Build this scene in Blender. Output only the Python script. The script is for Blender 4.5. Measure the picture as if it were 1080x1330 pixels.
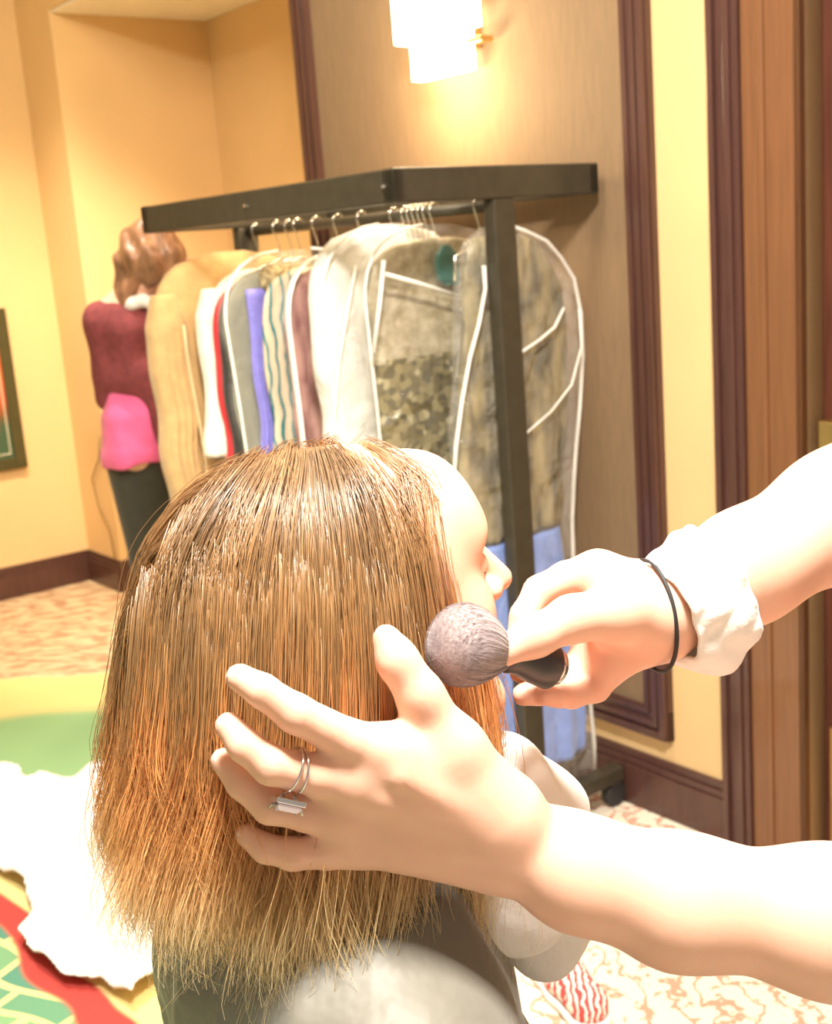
import bpy, math, random
import numpy as np
from mathutils import Vector, Matrix

random.seed(7); rng = np.random.default_rng(7)
SC = bpy.context.scene
for o in list(bpy.data.objects): bpy.data.objects.remove(o)

# ------------------------------------------------------------------ camera
FPX = 1580.0; CX, CY = 540.0, 665.0; CAMH = 1.4
_d = np.array([1100 - CX, 7900 - CY, FPX]); _d /= np.linalg.norm(_d)
_f = np.array([0, 0, 1.0]) - _d[2] * _d; _f /= np.linalg.norm(_f)
_r = np.cross(_d, _f)
RW = np.array([_r, _f, -_d])                     # image axes (right, down, ahead) -> world
cam_d = bpy.data.cameras.new('camera'); cam = bpy.data.objects.new('camera', cam_d)
SC.collection.objects.link(cam); SC.camera = cam
cam_d.sensor_fit = 'HORIZONTAL'; cam_d.sensor_width = 36; cam_d.lens = FPX / 1080 * 36
cam_d.clip_start = 0.02
cam_d.dof.use_dof = True; cam_d.dof.focus_distance = 0.78; cam_d.dof.aperture_fstop = 16
_m = Matrix.Identity(4)
for i in range(3):
    _m[i][0] = RW[i, 0]; _m[i][1] = -RW[i, 1]; _m[i][2] = -RW[i, 2]
_m[2][3] = CAMH
cam.matrix_world = _m

# ------------------------------------------------------------------ light
SC.view_settings.view_transform = 'Standard'; SC.view_settings.look = 'None'
SC.view_settings.exposure = 0.0; SC.view_settings.gamma = 1.0; SC.view_settings.use_curve_mapping = False
W = bpy.data.worlds.new('world'); SC.world = W; W.use_nodes = True
W.node_tree.nodes['Background'].inputs[0].default_value = (1.0, 0.86, 0.70, 1)
W.node_tree.nodes['Background'].inputs[1].default_value = 0.44

def light(name, kind, loc, energy, color, target=None, **kw):
    d = bpy.data.lights.new(name, kind); d.energy = energy; d.color = color
    for k, v in kw.items(): setattr(d, k, v)
    o = bpy.data.objects.new(name, d); SC.collection.objects.link(o); o.location = loc
    if target is not None:
        o.rotation_euler = (Vector(target) - Vector(loc)).to_track_quat('-Z', 'Y').to_euler()
    return o
light('ceiling_spot_over_chair', 'AREA', (0.12, 0.40, 2.88), 150, (1, 0.93, 0.84), (0.15, 0.8, 1.0), size=0.35)
light('ceiling_spot_over_rack', 'AREA', (-0.35, 1.9, 2.88), 28, (1, 0.88, 0.70), (0.0, 2.7, 1.0), size=0.4)
light('ceiling_spot_left', 'SPOT', (-1.3, 3.9, 2.88), 300, (1, 0.84, 0.62), (-1.75, 5.3, 0.35), spot_size=1.15, spot_blend=0.9, shadow_soft_size=0.15)
light('ceiling_fill_left', 'AREA', (-1.0, 3.6, 2.88), 12, (1, 0.80, 0.55), (-1.2, 5.2, 0.6), size=0.5)
light('ceiling_spot_floor', 'SPOT', (-0.75, 2.1, 2.88), 260, (1, 0.92, 0.78), (-0.75, 2.6, 0.0), spot_size=0.9, spot_blend=0.7, shadow_soft_size=0.1)
light('niche_downlight', 'SPOT', (-0.10, 4.22, 2.41), 55, (1, 0.86, 0.62), (-0.02, 4.42, 0.9), spot_size=1.3, spot_blend=0.7, shadow_soft_size=0.05)
light('niche_downlight_two', 'SPOT', (-0.90, 4.55, 2.41), 75, (1, 0.86, 0.62), (-1.0, 4.75, 0.9), spot_size=1.7, spot_blend=0.9, shadow_soft_size=0.06)
light('ceiling_spot_woman', 'SPOT', (-0.95, 3.85, 2.9), 130, (1, 0.93, 0.82), (-0.93, 4.05, 1.5), spot_size=0.5, spot_blend=0.8, shadow_soft_size=0.06)

# ------------------------------------------------------------------ pixel / wall helpers
def ray(x, y): return RW @ np.array([x - CX, y - CY, FPX])
def P(x, y, Y):
    r = ray(x, y); t = Y / r[1]; return np.array([r[0] * t, Y, CAMH + r[2] * t])
def FL(x, y, h=0.0):
    r = ray(x, y); t = (h - CAMH) / r[2]; return np.array([r[0] * t, r[1] * t, h])
W0 = np.array([0.62, 2.66]); UW = np.array([-0.601, 0.799]); UW /= np.linalg.norm(UW)
NW = np.array([UW[1], -UW[0]])                   # away from camera, into the wall
def WP(s, z, off=0.0):                            # wall coordinates: s along, off > 0 into the wall
    p = W0 + s * UW + off * NW; return np.array([p[0], p[1], z])

# ------------------------------------------------------------------ object helpers
COL = SC.collection
def link(o, parent=None):
    COL.objects.link(o)
    if parent is not None: o.parent = parent
    return o
def tag(o, label=None, cat=None, group=None, kind=None):
    if label: o['label'] = label
    if cat: o['category'] = cat
    if group: o['group'] = group
    if kind: o['kind'] = kind
    return o
def empty(name, loc, label, cat, group=None):
    o = bpy.data.objects.new(name, None); link(o); o.location = loc
    return tag(o, label, cat, group)
def mesh(name, v, f, mat, parent=None, smooth=False, label=None):
    v = np.asarray(v, float)
    if parent is not None:
        v = v - np.array(parent_origin(parent))
    me = bpy.data.meshes.new(name)
    if isinstance(f, np.ndarray):
        nf, k = f.shape
        me.vertices.add(len(v)); me.vertices.foreach_set('co', v.astype(np.float32).ravel())
        me.loops.add(nf * k); me.loops.foreach_set('vertex_index', f.astype(np.int32).ravel())
        me.polygons.add(nf); me.polygons.foreach_set('loop_start', np.arange(0, nf * k, k, dtype=np.int32))
        me.update(calc_edges=True)
    else:
        me.from_pydata([tuple(p) for p in v], [], [tuple(q) for q in f]); me.update()
    me.validate()
    if smooth: me.polygons.foreach_set('use_smooth', np.ones(len(me.polygons), bool))
    me.materials.append(mat)
    o = bpy.data.objects.new(name, me); link(o, parent)
    if label: o['label'] = label
    return o
def parent_origin(p):
    x = Vector((0, 0, 0))
    while p is not None: x += p.location; p = p.parent
    return x
def bevel(o, w=0.003, seg=2):
    m = o.modifiers.new('bevel', 'BEVEL'); m.width = w; m.segments = seg; m.limit_method = 'ANGLE'
    return o

class MB:
    def __init__(s): s.v = []; s.f = []
    def add(s, v, f):
        n = len(s.v); s.v += [np.asarray(p, float) for p in v]; s.f += [tuple(i + n for i in q) for q in f]; return s
    def box8(s, c):   # c: 8 corners, bottom 4 then top 4
        return s.add(c, [(3, 2, 1, 0), (4, 5, 6, 7), (0, 1, 5, 4), (1, 2, 6, 5), (2, 3, 7, 6), (3, 0, 4, 7)])
    def obox(s, c, ax, ay, az, hx, hy, hz):
        c = np.asarray(c, float); ax, ay, az = map(lambda a: np.asarray(a, float), (ax, ay, az)); q = []
        for k in (-1, 1):
            for i, j in ((-1, -1), (1, -1), (1, 1), (-1, 1)):
                q.append(c + ax * hx * i + ay * hy * j + az * hz * k)
        return s.box8(q)
    def wallbox(s, s0, s1, z0, z1, o0, o1):
        q = []
        for z in (z0, z1):
            for a, b in ((s0, o0), (s1, o0), (s1, o1), (s0, o1)): q.append(WP(a, z, b))
        return s.box8(q)
    def tube(s, pts, rad, n=10, cap=True, flat=1.0):
        pts = [np.asarray(p, float) for p in pts]; m = len(pts)
        if np.isscalar(rad): rad = [rad] * m
        t0 = pts[1] - pts[0]; ref = np.array([0, 0, 1.0]) if abs(t0[2]) < 0.9 * np.linalg.norm(t0) else np.array([1.0, 0, 0])
        u = np.cross(t0, ref); u /= np.linalg.norm(u); V = []
        for i in range(m):
            t = pts[min(i + 1, m - 1)] - pts[max(i - 1, 0)]; t /= np.linalg.norm(t) + 1e-12
            u = u - t * (u @ t); u /= np.linalg.norm(u) + 1e-12; w = np.cross(t, u)
            for k in range(n):
                a = 2 * math.pi * k / n
                V.append(pts[i] + rad[i] * (math.cos(a) * u + flat * math.sin(a) * w))
        F = []
        for i in range(m - 1):
            for k in range(n):
                F.append((i * n + k, i * n + (k + 1) % n, (i + 1) * n + (k + 1) % n, (i + 1) * n + k))
        if cap: F += [tuple(range(n - 1, -1, -1)), tuple((m - 1) * n + k for k in range(n))]
        return s.add(V, F)
    def build(s, name, mat, parent=None, smooth=False, bev=0, label=None):
        o = mesh(name, s.v, s.f, mat, parent, smooth, label)
        if bev: bevel(o, bev)
        return o
def loft(rings, closed=True, cap=True):
    n = len(rings[0]); V = [p for r in rings for p in r]; F = []
    for i in range(len(rings) - 1):
        for k in range(n if closed else n - 1):
            F.append((i * n + k, i * n + (k + 1) % n, (i + 1) * n + (k + 1) % n, (i + 1) * n + k))
    if cap and closed: F += [tuple(range(n - 1, -1, -1)), tuple((len(rings) - 1) * n + k for k in range(n))]
    return V, F

# ------------------------------------------------------------------ materials
def base_mat(name):
    m = bpy.data.materials.new(name); m.use_nodes = True
    return m, m.node_tree, m.node_tree.nodes['Principled BSDF']
def N(nt, kind, **kw):
    n = nt.nodes.new(kind)
    for k, v in kw.items(): setattr(n, k, v)
    return n
def ramp(nt, stops):
    r = nt.nodes.new('ShaderNodeValToRGB'); e = r.color_ramp.elements
    while len(e) < len(stops): e.new(0.5)
    for i, (p, c) in enumerate(stops): e[i].position = p; e[i].color = (*c, 1)
    return r
def mat(name, col, rough=0.6, metal=0.0, noise=0.0, nscale=20, bump=0.0, bscale=60, spec=0.5, sheen=0.0, stretch=(1, 1, 1), sss=0.0, col2=None, coat=0.0):
    m, nt, b = base_mat(name)
    b.inputs['Roughness'].default_value = rough; b.inputs['Metallic'].default_value = metal
    b.inputs['Specular IOR Level'].default_value = spec
    b.inputs['Sheen Weight'].default_value = sheen; b.inputs['Coat Weight'].default_value = coat
    b.inputs['Base Color'].default_value = (*col, 1)
    if sss:
        b.inputs['Subsurface Weight'].default_value = sss; b.inputs['Subsurface Radius'].default_value = (1, 0.35, 0.2)
        b.inputs['Subsurface Scale'].default_value = 0.006
    tc = N(nt, 'ShaderNodeTexCoord'); mp = N(nt, 'ShaderNodeMapping'); mp.inputs['Scale'].default_value = stretch
    nt.links.new(tc.outputs['Object'], mp.inputs['Vector'])
    if noise or col2:
        t = N(nt, 'ShaderNodeTexNoise'); t.inputs['Scale'].default_value = nscale; t.inputs['Detail'].default_value = 5
        nt.links.new(mp.outputs[0], t.inputs['Vector'])
        c2 = col2 or tuple(min(1, c * (1 + noise)) for c in col); c1 = col if col2 else tuple(c * (1 - noise) for c in col)
        r = ramp(nt, [(0.35, c1), (0.65, c2)]); nt.links.new(t.outputs['Fac'], r.inputs[0]); nt.links.new(r.outputs[0], b.inputs['Base Color'])
    if bump:
        t2 = N(nt, 'ShaderNodeTexNoise'); t2.inputs['Scale'].default_value = bscale; t2.inputs['Detail'].default_value = 4
        nt.links.new(mp.outputs[0], t2.inputs['Vector'])
        bp = N(nt, 'ShaderNodeBump'); bp.inputs['Strength'].default_value = bump; bp.inputs['Distance'].default_value = 0.01
        nt.links.new(t2.outputs['Fac'], bp.inputs['Height']); nt.links.new(bp.outputs[0], b.inputs['Normal'])
    return m
def emit(name, col, strength):
    m, nt, b = base_mat(name); b.inputs['Base Color'].default_value = (*col, 1)
    b.inputs['Emission Color'].default_value = (*col, 1); b.inputs['Emission Strength'].default_value = strength
    return m
def film(name, col=(0.95, 0.95, 0.9), alpha=0.25, rough=0.12, bump=0.25, bscale=14):
    m, nt, b = base_mat(name); b.inputs['Base Color'].default_value = (*col, 1)
    b.inputs['Roughness'].default_value = rough; b.inputs['Specular IOR Level'].default_value = 0.8
    b.inputs['Alpha'].default_value = alpha
    tc = N(nt, 'ShaderNodeTexCoord'); t = N(nt, 'ShaderNodeTexNoise'); t.inputs['Scale'].default_value = bscale
    t.inputs['Detail'].default_value = 3; t.inputs['Distortion'].default_value = 1.2
    nt.links.new(tc.outputs['Object'], t.inputs['Vector'])
    bp = N(nt, 'ShaderNodeBump'); bp.inputs['Strength'].default_value = bump; bp.inputs['Distance'].default_value = 0.05
    nt.links.new(t.outputs['Fac'], bp.inputs['Height']); nt.links.new(bp.outputs[0], b.inputs['Normal'])
    return m

M = {}
M['wall'] = mat('golden_wall_paint', (0.78, 0.545, 0.27), 0.85, noise=0.03, nscale=3, bump=0.05, bscale=200)
M['cream'] = mat('cream_ceiling_paint', (0.93, 0.89, 0.76), 0.9, noise=0.02)
M['panel'] = mat('taupe_wall_fabric', (0.23, 0.15, 0.085), 0.75, noise=0.06, nscale=90, bump=0.15, bscale=300, stretch=(1, 1, 0.15))
M['darkwood'] = mat('dark_mahogany', (0.085, 0.036, 0.028), 0.33, noise=0.14, nscale=14, stretch=(6, 6, 0.5), coat=0.2)
M['midwood'] = mat('brown_wood', (0.20, 0.085, 0.035), 0.38, noise=0.09, nscale=12, stretch=(8, 8, 0.4), coat=0.2)
M['doorwood'] = mat('red_brown_door_wood', (0.10, 0.032, 0.018), 0.4, noise=0.25, nscale=10, stretch=(8, 8, 0.4))
M['brass'] = mat('brass', (0.78, 0.53, 0.22), 0.3, metal=1.0, noise=0.05)
M['rack'] = mat('dark_bronze_metal', (0.062, 0.052, 0.034), 0.42, metal=0.25, noise=0.1, nscale=30)
M['chrome'] = mat('chrome_wire', (0.85, 0.82, 0.75), 0.18, metal=1.0, noise=0.03)
M['rubber'] = mat('black_rubber', (0.03, 0.03, 0.03), 0.6, noise=0.1)
M['skin'] = mat('fair_skin', (0.83, 0.50, 0.37), 0.45, noise=0.02, nscale=30, bump=0.02, bscale=260, sss=0.4, spec=0.35)
M['skin_face'] = mat('fair_face_skin', (0.82, 0.49, 0.35), 0.42, noise=0.02, nscale=30, bump=0.02, bscale=260, sss=0.35, spec=0.35)
M['nail'] = mat('pale_nail', (0.90, 0.66, 0.58), 0.2, spec=0.7, noise=0.02)
M['white'] = mat('white_cloth', (0.90, 0.89, 0.86), 0.9, noise=0.02, bump=0.4, bscale=35, sheen=0.3)
M['black'] = mat('black_elastic', (0.02, 0.018, 0.018), 0.6, noise=0.2)

# ================================================================== SDF surface mesher
def rc(a, b, ra, rb=None, k=0.01, op='+', flat=None):
    return dict(t='rc', a=np.array(a, float), b=np.array(b, float), ra=ra, rb=ra if rb is None else rb, k=k, op=op)
def el(c, r, k=0.01, op='+', R=None):
    return dict(t='el', c=np.array(c, float), r=np.array(r, float), k=k, op=op, R=np.eye(3) if R is None else np.asarray(R, float))
def half(p, n, k=0.01, op='-'):                   # removes / keeps the half space beyond p along n
    return dict(t='half', p=np.array(p, float), n=np.array(n, float) / np.linalg.norm(n), k=k, op=op)
def chain(pts, rs, k=0.004, k0=None):
    return [rc(pts[i], pts[i + 1], rs[i], rs[i + 1], k if (i or k0 is None) else k0) for i in range(len(pts) - 1)]
def pd(p, q):
    if p['t'] == 'rc':
        a = p['a']; ab = p['b'] - a; L = max(ab @ ab, 1e-12)
        w = q - a; t = np.clip(w @ ab / L, 0, 1)
        return np.linalg.norm(w - t[..., None] * ab, axis=-1) - (p['ra'] + (p['rb'] - p['ra']) * t)
    if p['t'] == 'el':
        w = (q - p['c']) @ p['R'].T; k0 = np.linalg.norm(w / p['r'], axis=-1); k1 = np.linalg.norm(w / p['r'] ** 2, axis=-1)
        return k0 * (k0 - 1) / np.maximum(k1, 1e-9)
    return -((q - p['p']) @ p['n'])
def comb(d, e, op, k):
    if op == '+':
        h = np.maximum(k - np.abs(d - e), 0) / k; return np.minimum(d, e) - h * h * k / 4
    if op == '&':
        h = np.maximum(k - np.abs(d - e), 0) / k; return np.maximum(d, e) + h * h * k / 4
    e = -e; h = np.maximum(k - np.abs(d - e), 0) / k; return np.maximum(d, e) + h * h * k / 4
def sdf_eval(prims, q, cen=None, rad=None, warp=None):
    d = np.full(q.shape[:-1], 1e3)
    for i, p in enumerate(prims):
        if cen is not None and p['op'] == '+':
            if pd(p, cen) > cen_d[0] + 3 * rad + 2 * p['k'] and pd(p, cen) > 3 * rad: continue
        d = comb(d, pd(p, q), p['op'], p['k'])
    if warp is not None: d = d + warp(q)
    return d
cen_d = [0]
def sdf_mesh(prims, h, warp=None):
    lo = np.full(3, 1e9); hi = -lo
    for p in prims:
        if p['op'] != '+': continue
        if p['t'] == 'rc':
            for c, r in ((p['a'], p['ra']), (p['b'], p['rb'])): lo = np.minimum(lo, c - r); hi = np.maximum(hi, c + r)
        elif p['t'] == 'el':
            r = p['r'].max(); lo = np.minimum(lo, p['c'] - r); hi = np.maximum(hi, p['c'] + r)
    lo -= 4 * h + 0.02; hi += 4 * h + 0.02
    B = 16; nb = np.ceil((hi - lo) / (h * B)).astype(int); rad = h * B * 0.87
    ii = np.stack(np.meshgrid(*[np.arange(n) for n in nb], indexing='ij'), -1).reshape(-1, 3)
    cen = lo + (ii + 0.5) * B * h; dc = sdf_eval(prims, cen, warp=warp)
    keep = np.abs(dc) < rad * 1.7 + 0.01
    S = (nb + 2) * B + 2; keys = []; pos = []; ed = [[], [], []]
    g = np.stack(np.meshgrid(*[np.arange(B + 1)] * 3, indexing='ij'), -1)
    off = np.array([(a, b, c) for a in (0, 1) for b in (0, 1) for c in (0, 1)])
    E12 = [(a, b) for a in range(8) for b in range(a + 1, 8) if np.abs(off[a] - off[b]).sum() == 1]
    def key(i): return (i[..., 0].astype(np.int64) * S[1] + i[..., 1]) * S[2] + i[..., 2]
    for bi, c, d0 in zip(ii[keep], cen[keep], dc[keep]):
        gi = bi * B + g; q = lo + gi * h
        cen_d[0] = d0
        d = sdf_eval(prims, q, c, rad, warp)
        s = d < 0
        if s.all() or not s.any(): continue
        cs = [d[o[0]:o[0] + B, o[1]:o[1] + B, o[2]:o[2] + B] for o in off]
        cnt = sum((x < 0).astype(int) for x in cs); act = (cnt > 0) & (cnt < 8)
        ci = np.argwhere(act)
        if len(ci):
            vals = np.stack([x[act] for x in cs], 1); acc = np.zeros((len(ci), 3)); n = np.zeros(len(ci))
            for a, b in E12:
                va, vb = vals[:, a], vals[:, b]; m = (va < 0) != (vb < 0)
                t = np.where(m, va / np.where(m, va - vb, 1), 0)
                acc += m[:, None] * (off[a] + t[:, None] * (off[b] - off[a])); n += m
            keys.append(key(bi * B + ci)); pos.append(lo + (bi * B + ci + acc / n[:, None]) * h)
        for ax in range(3):
            sl = [slice(0, B)] * 3; sl2 = list(sl); sl2[ax] = slice(1, B + 1)
            a = s[tuple(sl)]; b = s[tuple(sl2)]; e = np.argwhere(a != b)
            if len(e): ed[ax].append(np.c_[bi * B + e, a[tuple(e.T)]])
    keys = np.concatenate(keys); pos = np.concatenate(pos); o = np.argsort(keys); keys = keys[o]; pos = pos[o]
    F = []
    for ax in range(3):
        if not ed[ax]: continue
        e = np.concatenate(ed[ax]); i = e[:, :3]; sg = e[:, 3]; u = (ax + 1) % 3; w = (ax + 2) % 3
        du = np.zeros(3, int); du[u] = 1; dw = np.zeros(3, int); dw[w] = 1
        cells = [i - du - dw, i - dw, i, i - du]; idx = []; ok = np.ones(len(i), bool)
        for c in cells:
            k = key(c); j = np.searchsorted(keys, k); j = np.minimum(j, len(keys) - 1); ok &= keys[j] == k; idx.append(j)
        q = np.stack(idx, 1); q[sg == 0] = q[sg == 0][:, ::-1]; F.append(q[ok])
    return pos, np.concatenate(F)
def sobj(name, prims, h, m, parent=None, warp=None, label=None):
    v, f = sdf_mesh(prims, h, warp); return mesh(name, v, f, m, parent, True, label)

# ================================================================== ROOM
# floor with the hotel carpet: woven flecks, coloured fields and a red band
def carpet():
    m, nt, b = base_mat('hotel_carpet'); b.inputs['Roughness'].default_value = 0.95; b.inputs['Specular IOR Level'].default_value = 0.1
    L = nt.links.new; tc = N(nt, 'ShaderNodeTexCoord'); sep = N(nt, 'ShaderNodeSeparateXYZ')
    nz = N(nt, 'ShaderNodeTexNoise'); nz.inputs['Scale'].default_value = 2.2; L(tc.outputs['Object'], nz.inputs['Vector'])
    vm = N(nt, 'ShaderNodeVectorMath', operation='MULTIPLY_ADD'); L(nz.outputs['Color'], vm.inputs[0]); vm.inputs[1].default_value = (.16, .16, 0)
    L(tc.outputs['Object'], vm.inputs[2]); L(vm.outputs[0], sep.inputs[0])
    def math_(op, a, b_=None, c=None):
        n = N(nt, 'ShaderNodeMath', operation=op)
        for i, x in enumerate((a, b_, c)):
            if x is None: continue
            if isinstance(x, (int, float)): n.inputs[i].default_value = x
            else: L(x, n.inputs[i])
        return n.outputs[0]
    def lin(p, q):  # signed distance to the floor line p-q
        d = (q - p)[:2]; d /= np.linalg.norm(d); n = np.array([-d[1], d[0]]); c = -float(n @ p[:2]) - 0.08 * float(n.sum())
        return math_('ADD', math_('MULTIPLY_ADD', sep.outputs[0], float(n[0]), c), math_('MULTIPLY', sep.outputs[1], float(n[1])))
    def step(x, e, w=0.008): 
        n = N(nt, 'ShaderNodeMapRange'); n.interpolation_type = 'SMOOTHSTEP'; L(x, n.inputs[0]); n.inputs[1].default_value = e - w; n.inputs[2].default_value = e + w; return n.outputs[0]
    def mix(f, a, c):
        n = N(nt, 'ShaderNodeMix', data_type='RGBA'); L(f, n.inputs[0])
        for i, x in ((6, a), (7, c)):
            if isinstance(x, tuple): n.inputs[i].default_value = (*x, 1)
            else: L(x, n.inputs[i])
        return n.outputs[2]
    # woven cream with rust and grey flecks
    vo = N(nt, 'ShaderNodeTexWave', wave_type='BANDS'); vo.inputs['Scale'].default_value = 5; vo.inputs['Distortion'].default_value = 11
    vo.inputs['Detail'].default_value = 3; vo.inputs['Detail Scale'].default_value = 2.5; L(tc.outputs['Object'], vo.inputs['Vector'])
    r1 = ramp(nt, [(0.88, (0.90, 0.83, 0.68)), (0.95, (0.72, 0.36, 0.26))]); L(vo.outputs['Fac'], r1.inputs[0])
    n2 = N(nt, 'ShaderNodeTexNoise'); n2.inputs['Scale'].default_value = 38; n2.inputs['Detail'].default_value = 2; L(tc.outputs['Object'], n2.inputs['Vector'])
    r2 = ramp(nt, [(0.61, (0, 0, 0)), (0.66, (1, 1, 1))]); L(n2.outputs['Fac'], r2.inputs[0])
    c = mix(r2.outputs[0], r1.outputs[0], (0.50, 0.38, 0.27))
    # left field: yellow, green, red band, teal blocks
    dl = lin(FL(0, 862), FL(160, 862)); left = math_('MULTIPLY', step(dl, 0.0), 0.0)
    near = math_('SUBTRACT', 1.0, step(lin(FL(0, 880), FL(150, 872)), 0.0, 0.03))
    lside = math_('SUBTRACT', 1.0, step(sep.outputs[0], -0.15, 0.02)); fld = math_('MULTIPLY', near, lside)
    c = mix(fld, c, (0.88, 0.70, 0.30))
    n4 = N(nt, 'ShaderNodeTexNoise'); n4.inputs['Scale'].default_value = 26; n4.inputs['Detail'].default_value = 2
    m4 = N(nt, 'ShaderNodeMapping'); m4.inputs['Rotation'].default_value = (0, 0, .6); m4.inputs['Scale'].default_value = (.45, 1.3, 1); L(tc.outputs['Object'], m4.inputs[0]); L(m4.outputs[0], n4.inputs[0])
    r4 = ramp(nt, [(.46, (.68, .53, .34)), (.56, (.47, .28, .17))]); L(n4.outputs['Fac'], r4.inputs[0])
    far = math_('MULTIPLY', step(lin(FL(0, 880), FL(150, 872)), 0.0, 0.03), math_('SUBTRACT', 1.0, step(sep.outputs[0], -0.55, 0.05)))
    c = mix(far, c, r4.outputs[0])
    g1 = FL(20, 985)
    gd = math_('SQRT', math_('ADD', math_('POWER', math_('MULTIPLY', math_('ADD', sep.outputs[0], -float(g1[0]) - .08), 0.9), 2), math_('POWER', math_('MULTIPLY', math_('ADD', sep.outputs[1], -float(g1[1]) - .08), 0.85), 2)))
    c = mix(math_('MULTIPLY', math_('SUBTRACT', 1.0, step(gd, 0.33, 0.05)), fld), c, (0.30, 0.50, 0.25))
    rl = lin(FL(0, 1190), FL(130, 1320))
    below = math_('SUBTRACT', 1.0, step(rl, -0.035))
    br = N(nt, 'ShaderNodeTexBrick'); br.inputs['Scale'].default_value = 3.2; br.inputs['Mortar Size'].default_value = 0.03
    br.inputs['Color1'].default_value = (0.30, 0.50, 0.20, 1); br.inputs['Color2'].default_value = (0.07, 0.24, 0.20, 1); br.inputs['Mortar'].default_value = (0.85, 0.72, 0.3, 1)
    mp = N(nt, 'ShaderNodeMapping'); mp.inputs['Rotation'].default_value = (0, 0, 0.5); L(vm.outputs[0], mp.inputs[0]); L(mp.outputs[0], br.inputs['Vector'])
    c = mix(math_('MULTIPLY', below, fld), c, br.outputs['Color'])
    band = math_('MULTIPLY', step(rl, -0.04), math_('SUBTRACT', 1.0, step(rl, 0.035)))
    c = mix(math_('MULTIPLY', band, fld), c, (0.52, 0.07, 0.06))
    L(c, b.inputs['Base Color'])
    n3 = N(nt, 'ShaderNodeTexNoise'); n3.inputs['Scale'].default_value = 300; L(tc.outputs['Object'], n3.inputs['Vector'])
    bp = N(nt, 'ShaderNodeBump'); bp.inputs['Strength'].default_value = 0.5; bp.inputs['Distance'].default_value = 0.01; L(n3.outputs['Fac'], bp.inputs['Height']); L(bp.outputs[0], b.inputs['Normal'])
    return m
def struct(name, mb, m, bev=0):
    o = mb.build(name, m, None, bev=bev); o['kind'] = 'structure'; return o
Xa = np.array([1.0, 0, 0]); Ya = np.array([0, 1.0, 0]); Za = np.array([0, 0, 1.0])
struct('floor', MB().obox((-0.5, 3.0, -0.03), Xa, Ya, Za, 3.6, 4.6, 0.03), carpet())
CEIL = 2.95
struct('ceiling', MB().obox((-0.5, 3.0, CEIL + 0.03), Xa, Ya, Za, 3.6, 4.6, 0.03), M['cream'])
SN0, SN1, SC1, ND, SOF = 1.425, 3.225, 3.58, 0.71, 2.44
w = MB()
w.wallbox(-0.30, SN0, 0, CEIL, 0.0, 0.85)                        # wall carrying the panel and the sconce
w.wallbox(-1.30, -0.30, 2.25, CEIL, 0.0, 0.85); w.wallbox(-2.6, -1.30, 0, CEIL, 0.0, 0.85)
w.wallbox(SN0, SN1, SOF, CEIL, 0.0, 0.85)                        # bulkhead over the niche
w.wallbox(SN0, SN1, 0, SOF, ND, 0.85)                            # niche wall
w.wallbox(SN1, SC1 + 0.12, 0, CEIL, 0.0, 0.85)
struct('wall_back', w, M['wall'])
struct('wall_left', MB().wallbox(SC1, SC1 + 0.12, 0, CEIL, -3.2, 0.0), M['wall'])
w = MB(); w.wallbox(SN0, SN1, SOF - 0.012, SOF - 0.001, 0.01, ND - 0.001); struct('trim_1', w, M['cream'])
def basebd(name, s0, s1, o0, o1, along):
    w = MB()
    if along: 
        w.wallbox(s0, s1, 0, 0.105, o0 - 0.022, o1); w.wallbox(s0, s1, 0.105, 0.122, o0 - 0.016, o1); w.wallbox(s0, s1, 0.122, 0.142, o0 - 0.009, o1)
    else:
        w.wallbox(s0 - 0.022, s1, 0, 0.105, o0, o1); w.wallbox(s0 - 0.016, s1, 0.105, 0.122, o0, o1); w.wallbox(s0 - 0.009, s1, 0.122, 0.142, o0, o1)
    struct(name, w, M['darkwood'], 0.002)
basebd('baseboard_back', -0.09, SN0, 0, 0.001, True)
basebd('baseboard_niche', SN0, SN1, ND, ND + .001, True)
basebd('baseboard_corner', SN1, SC1 - 0.023, 0, 0.001, True)
basebd('baseboard_side', SN1, SN1 + .001, 0.001, ND - .023, False)
basebd('baseboard_left', SC1, SC1 + .001, -3.2, -0.0, False)
# framed fabric panel on the back wall (dark moulding with stepped profile)
w = MB(); w.wallbox(0.15, 1.345, 0.275, 2.75, -0.006, 0.0); struct('trim_2', w, M['panel'])
w = MB(); a0, a1, b0, b1 = 0.075, 1.42, 0.20, 2.82; fw = 0.075
for d0, d1, o in ((0, fw, -0.018), (0.004, 0.022, -0.03), (0.03, 0.045, -0.026), (fw - 0.016, fw - 0.003, -0.023)):
    w.wallbox(a0 + d0, a0 + d1, b0 + d0, b1 - d0, o, 0); w.wallbox(a1 - d1, a1 - d0, b0 + d0, b1 - d0, o, 0)
    w.wallbox(a0 + d0, a1 - d0, b0 + d0, b0 + d1, o + .0006, 0); w.wallbox(a0 + d0, a1 - d0, b1 - d1, b1 - d0, o + .0006, 0)
struct('trim_3', w, M['darkwood'])
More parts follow.
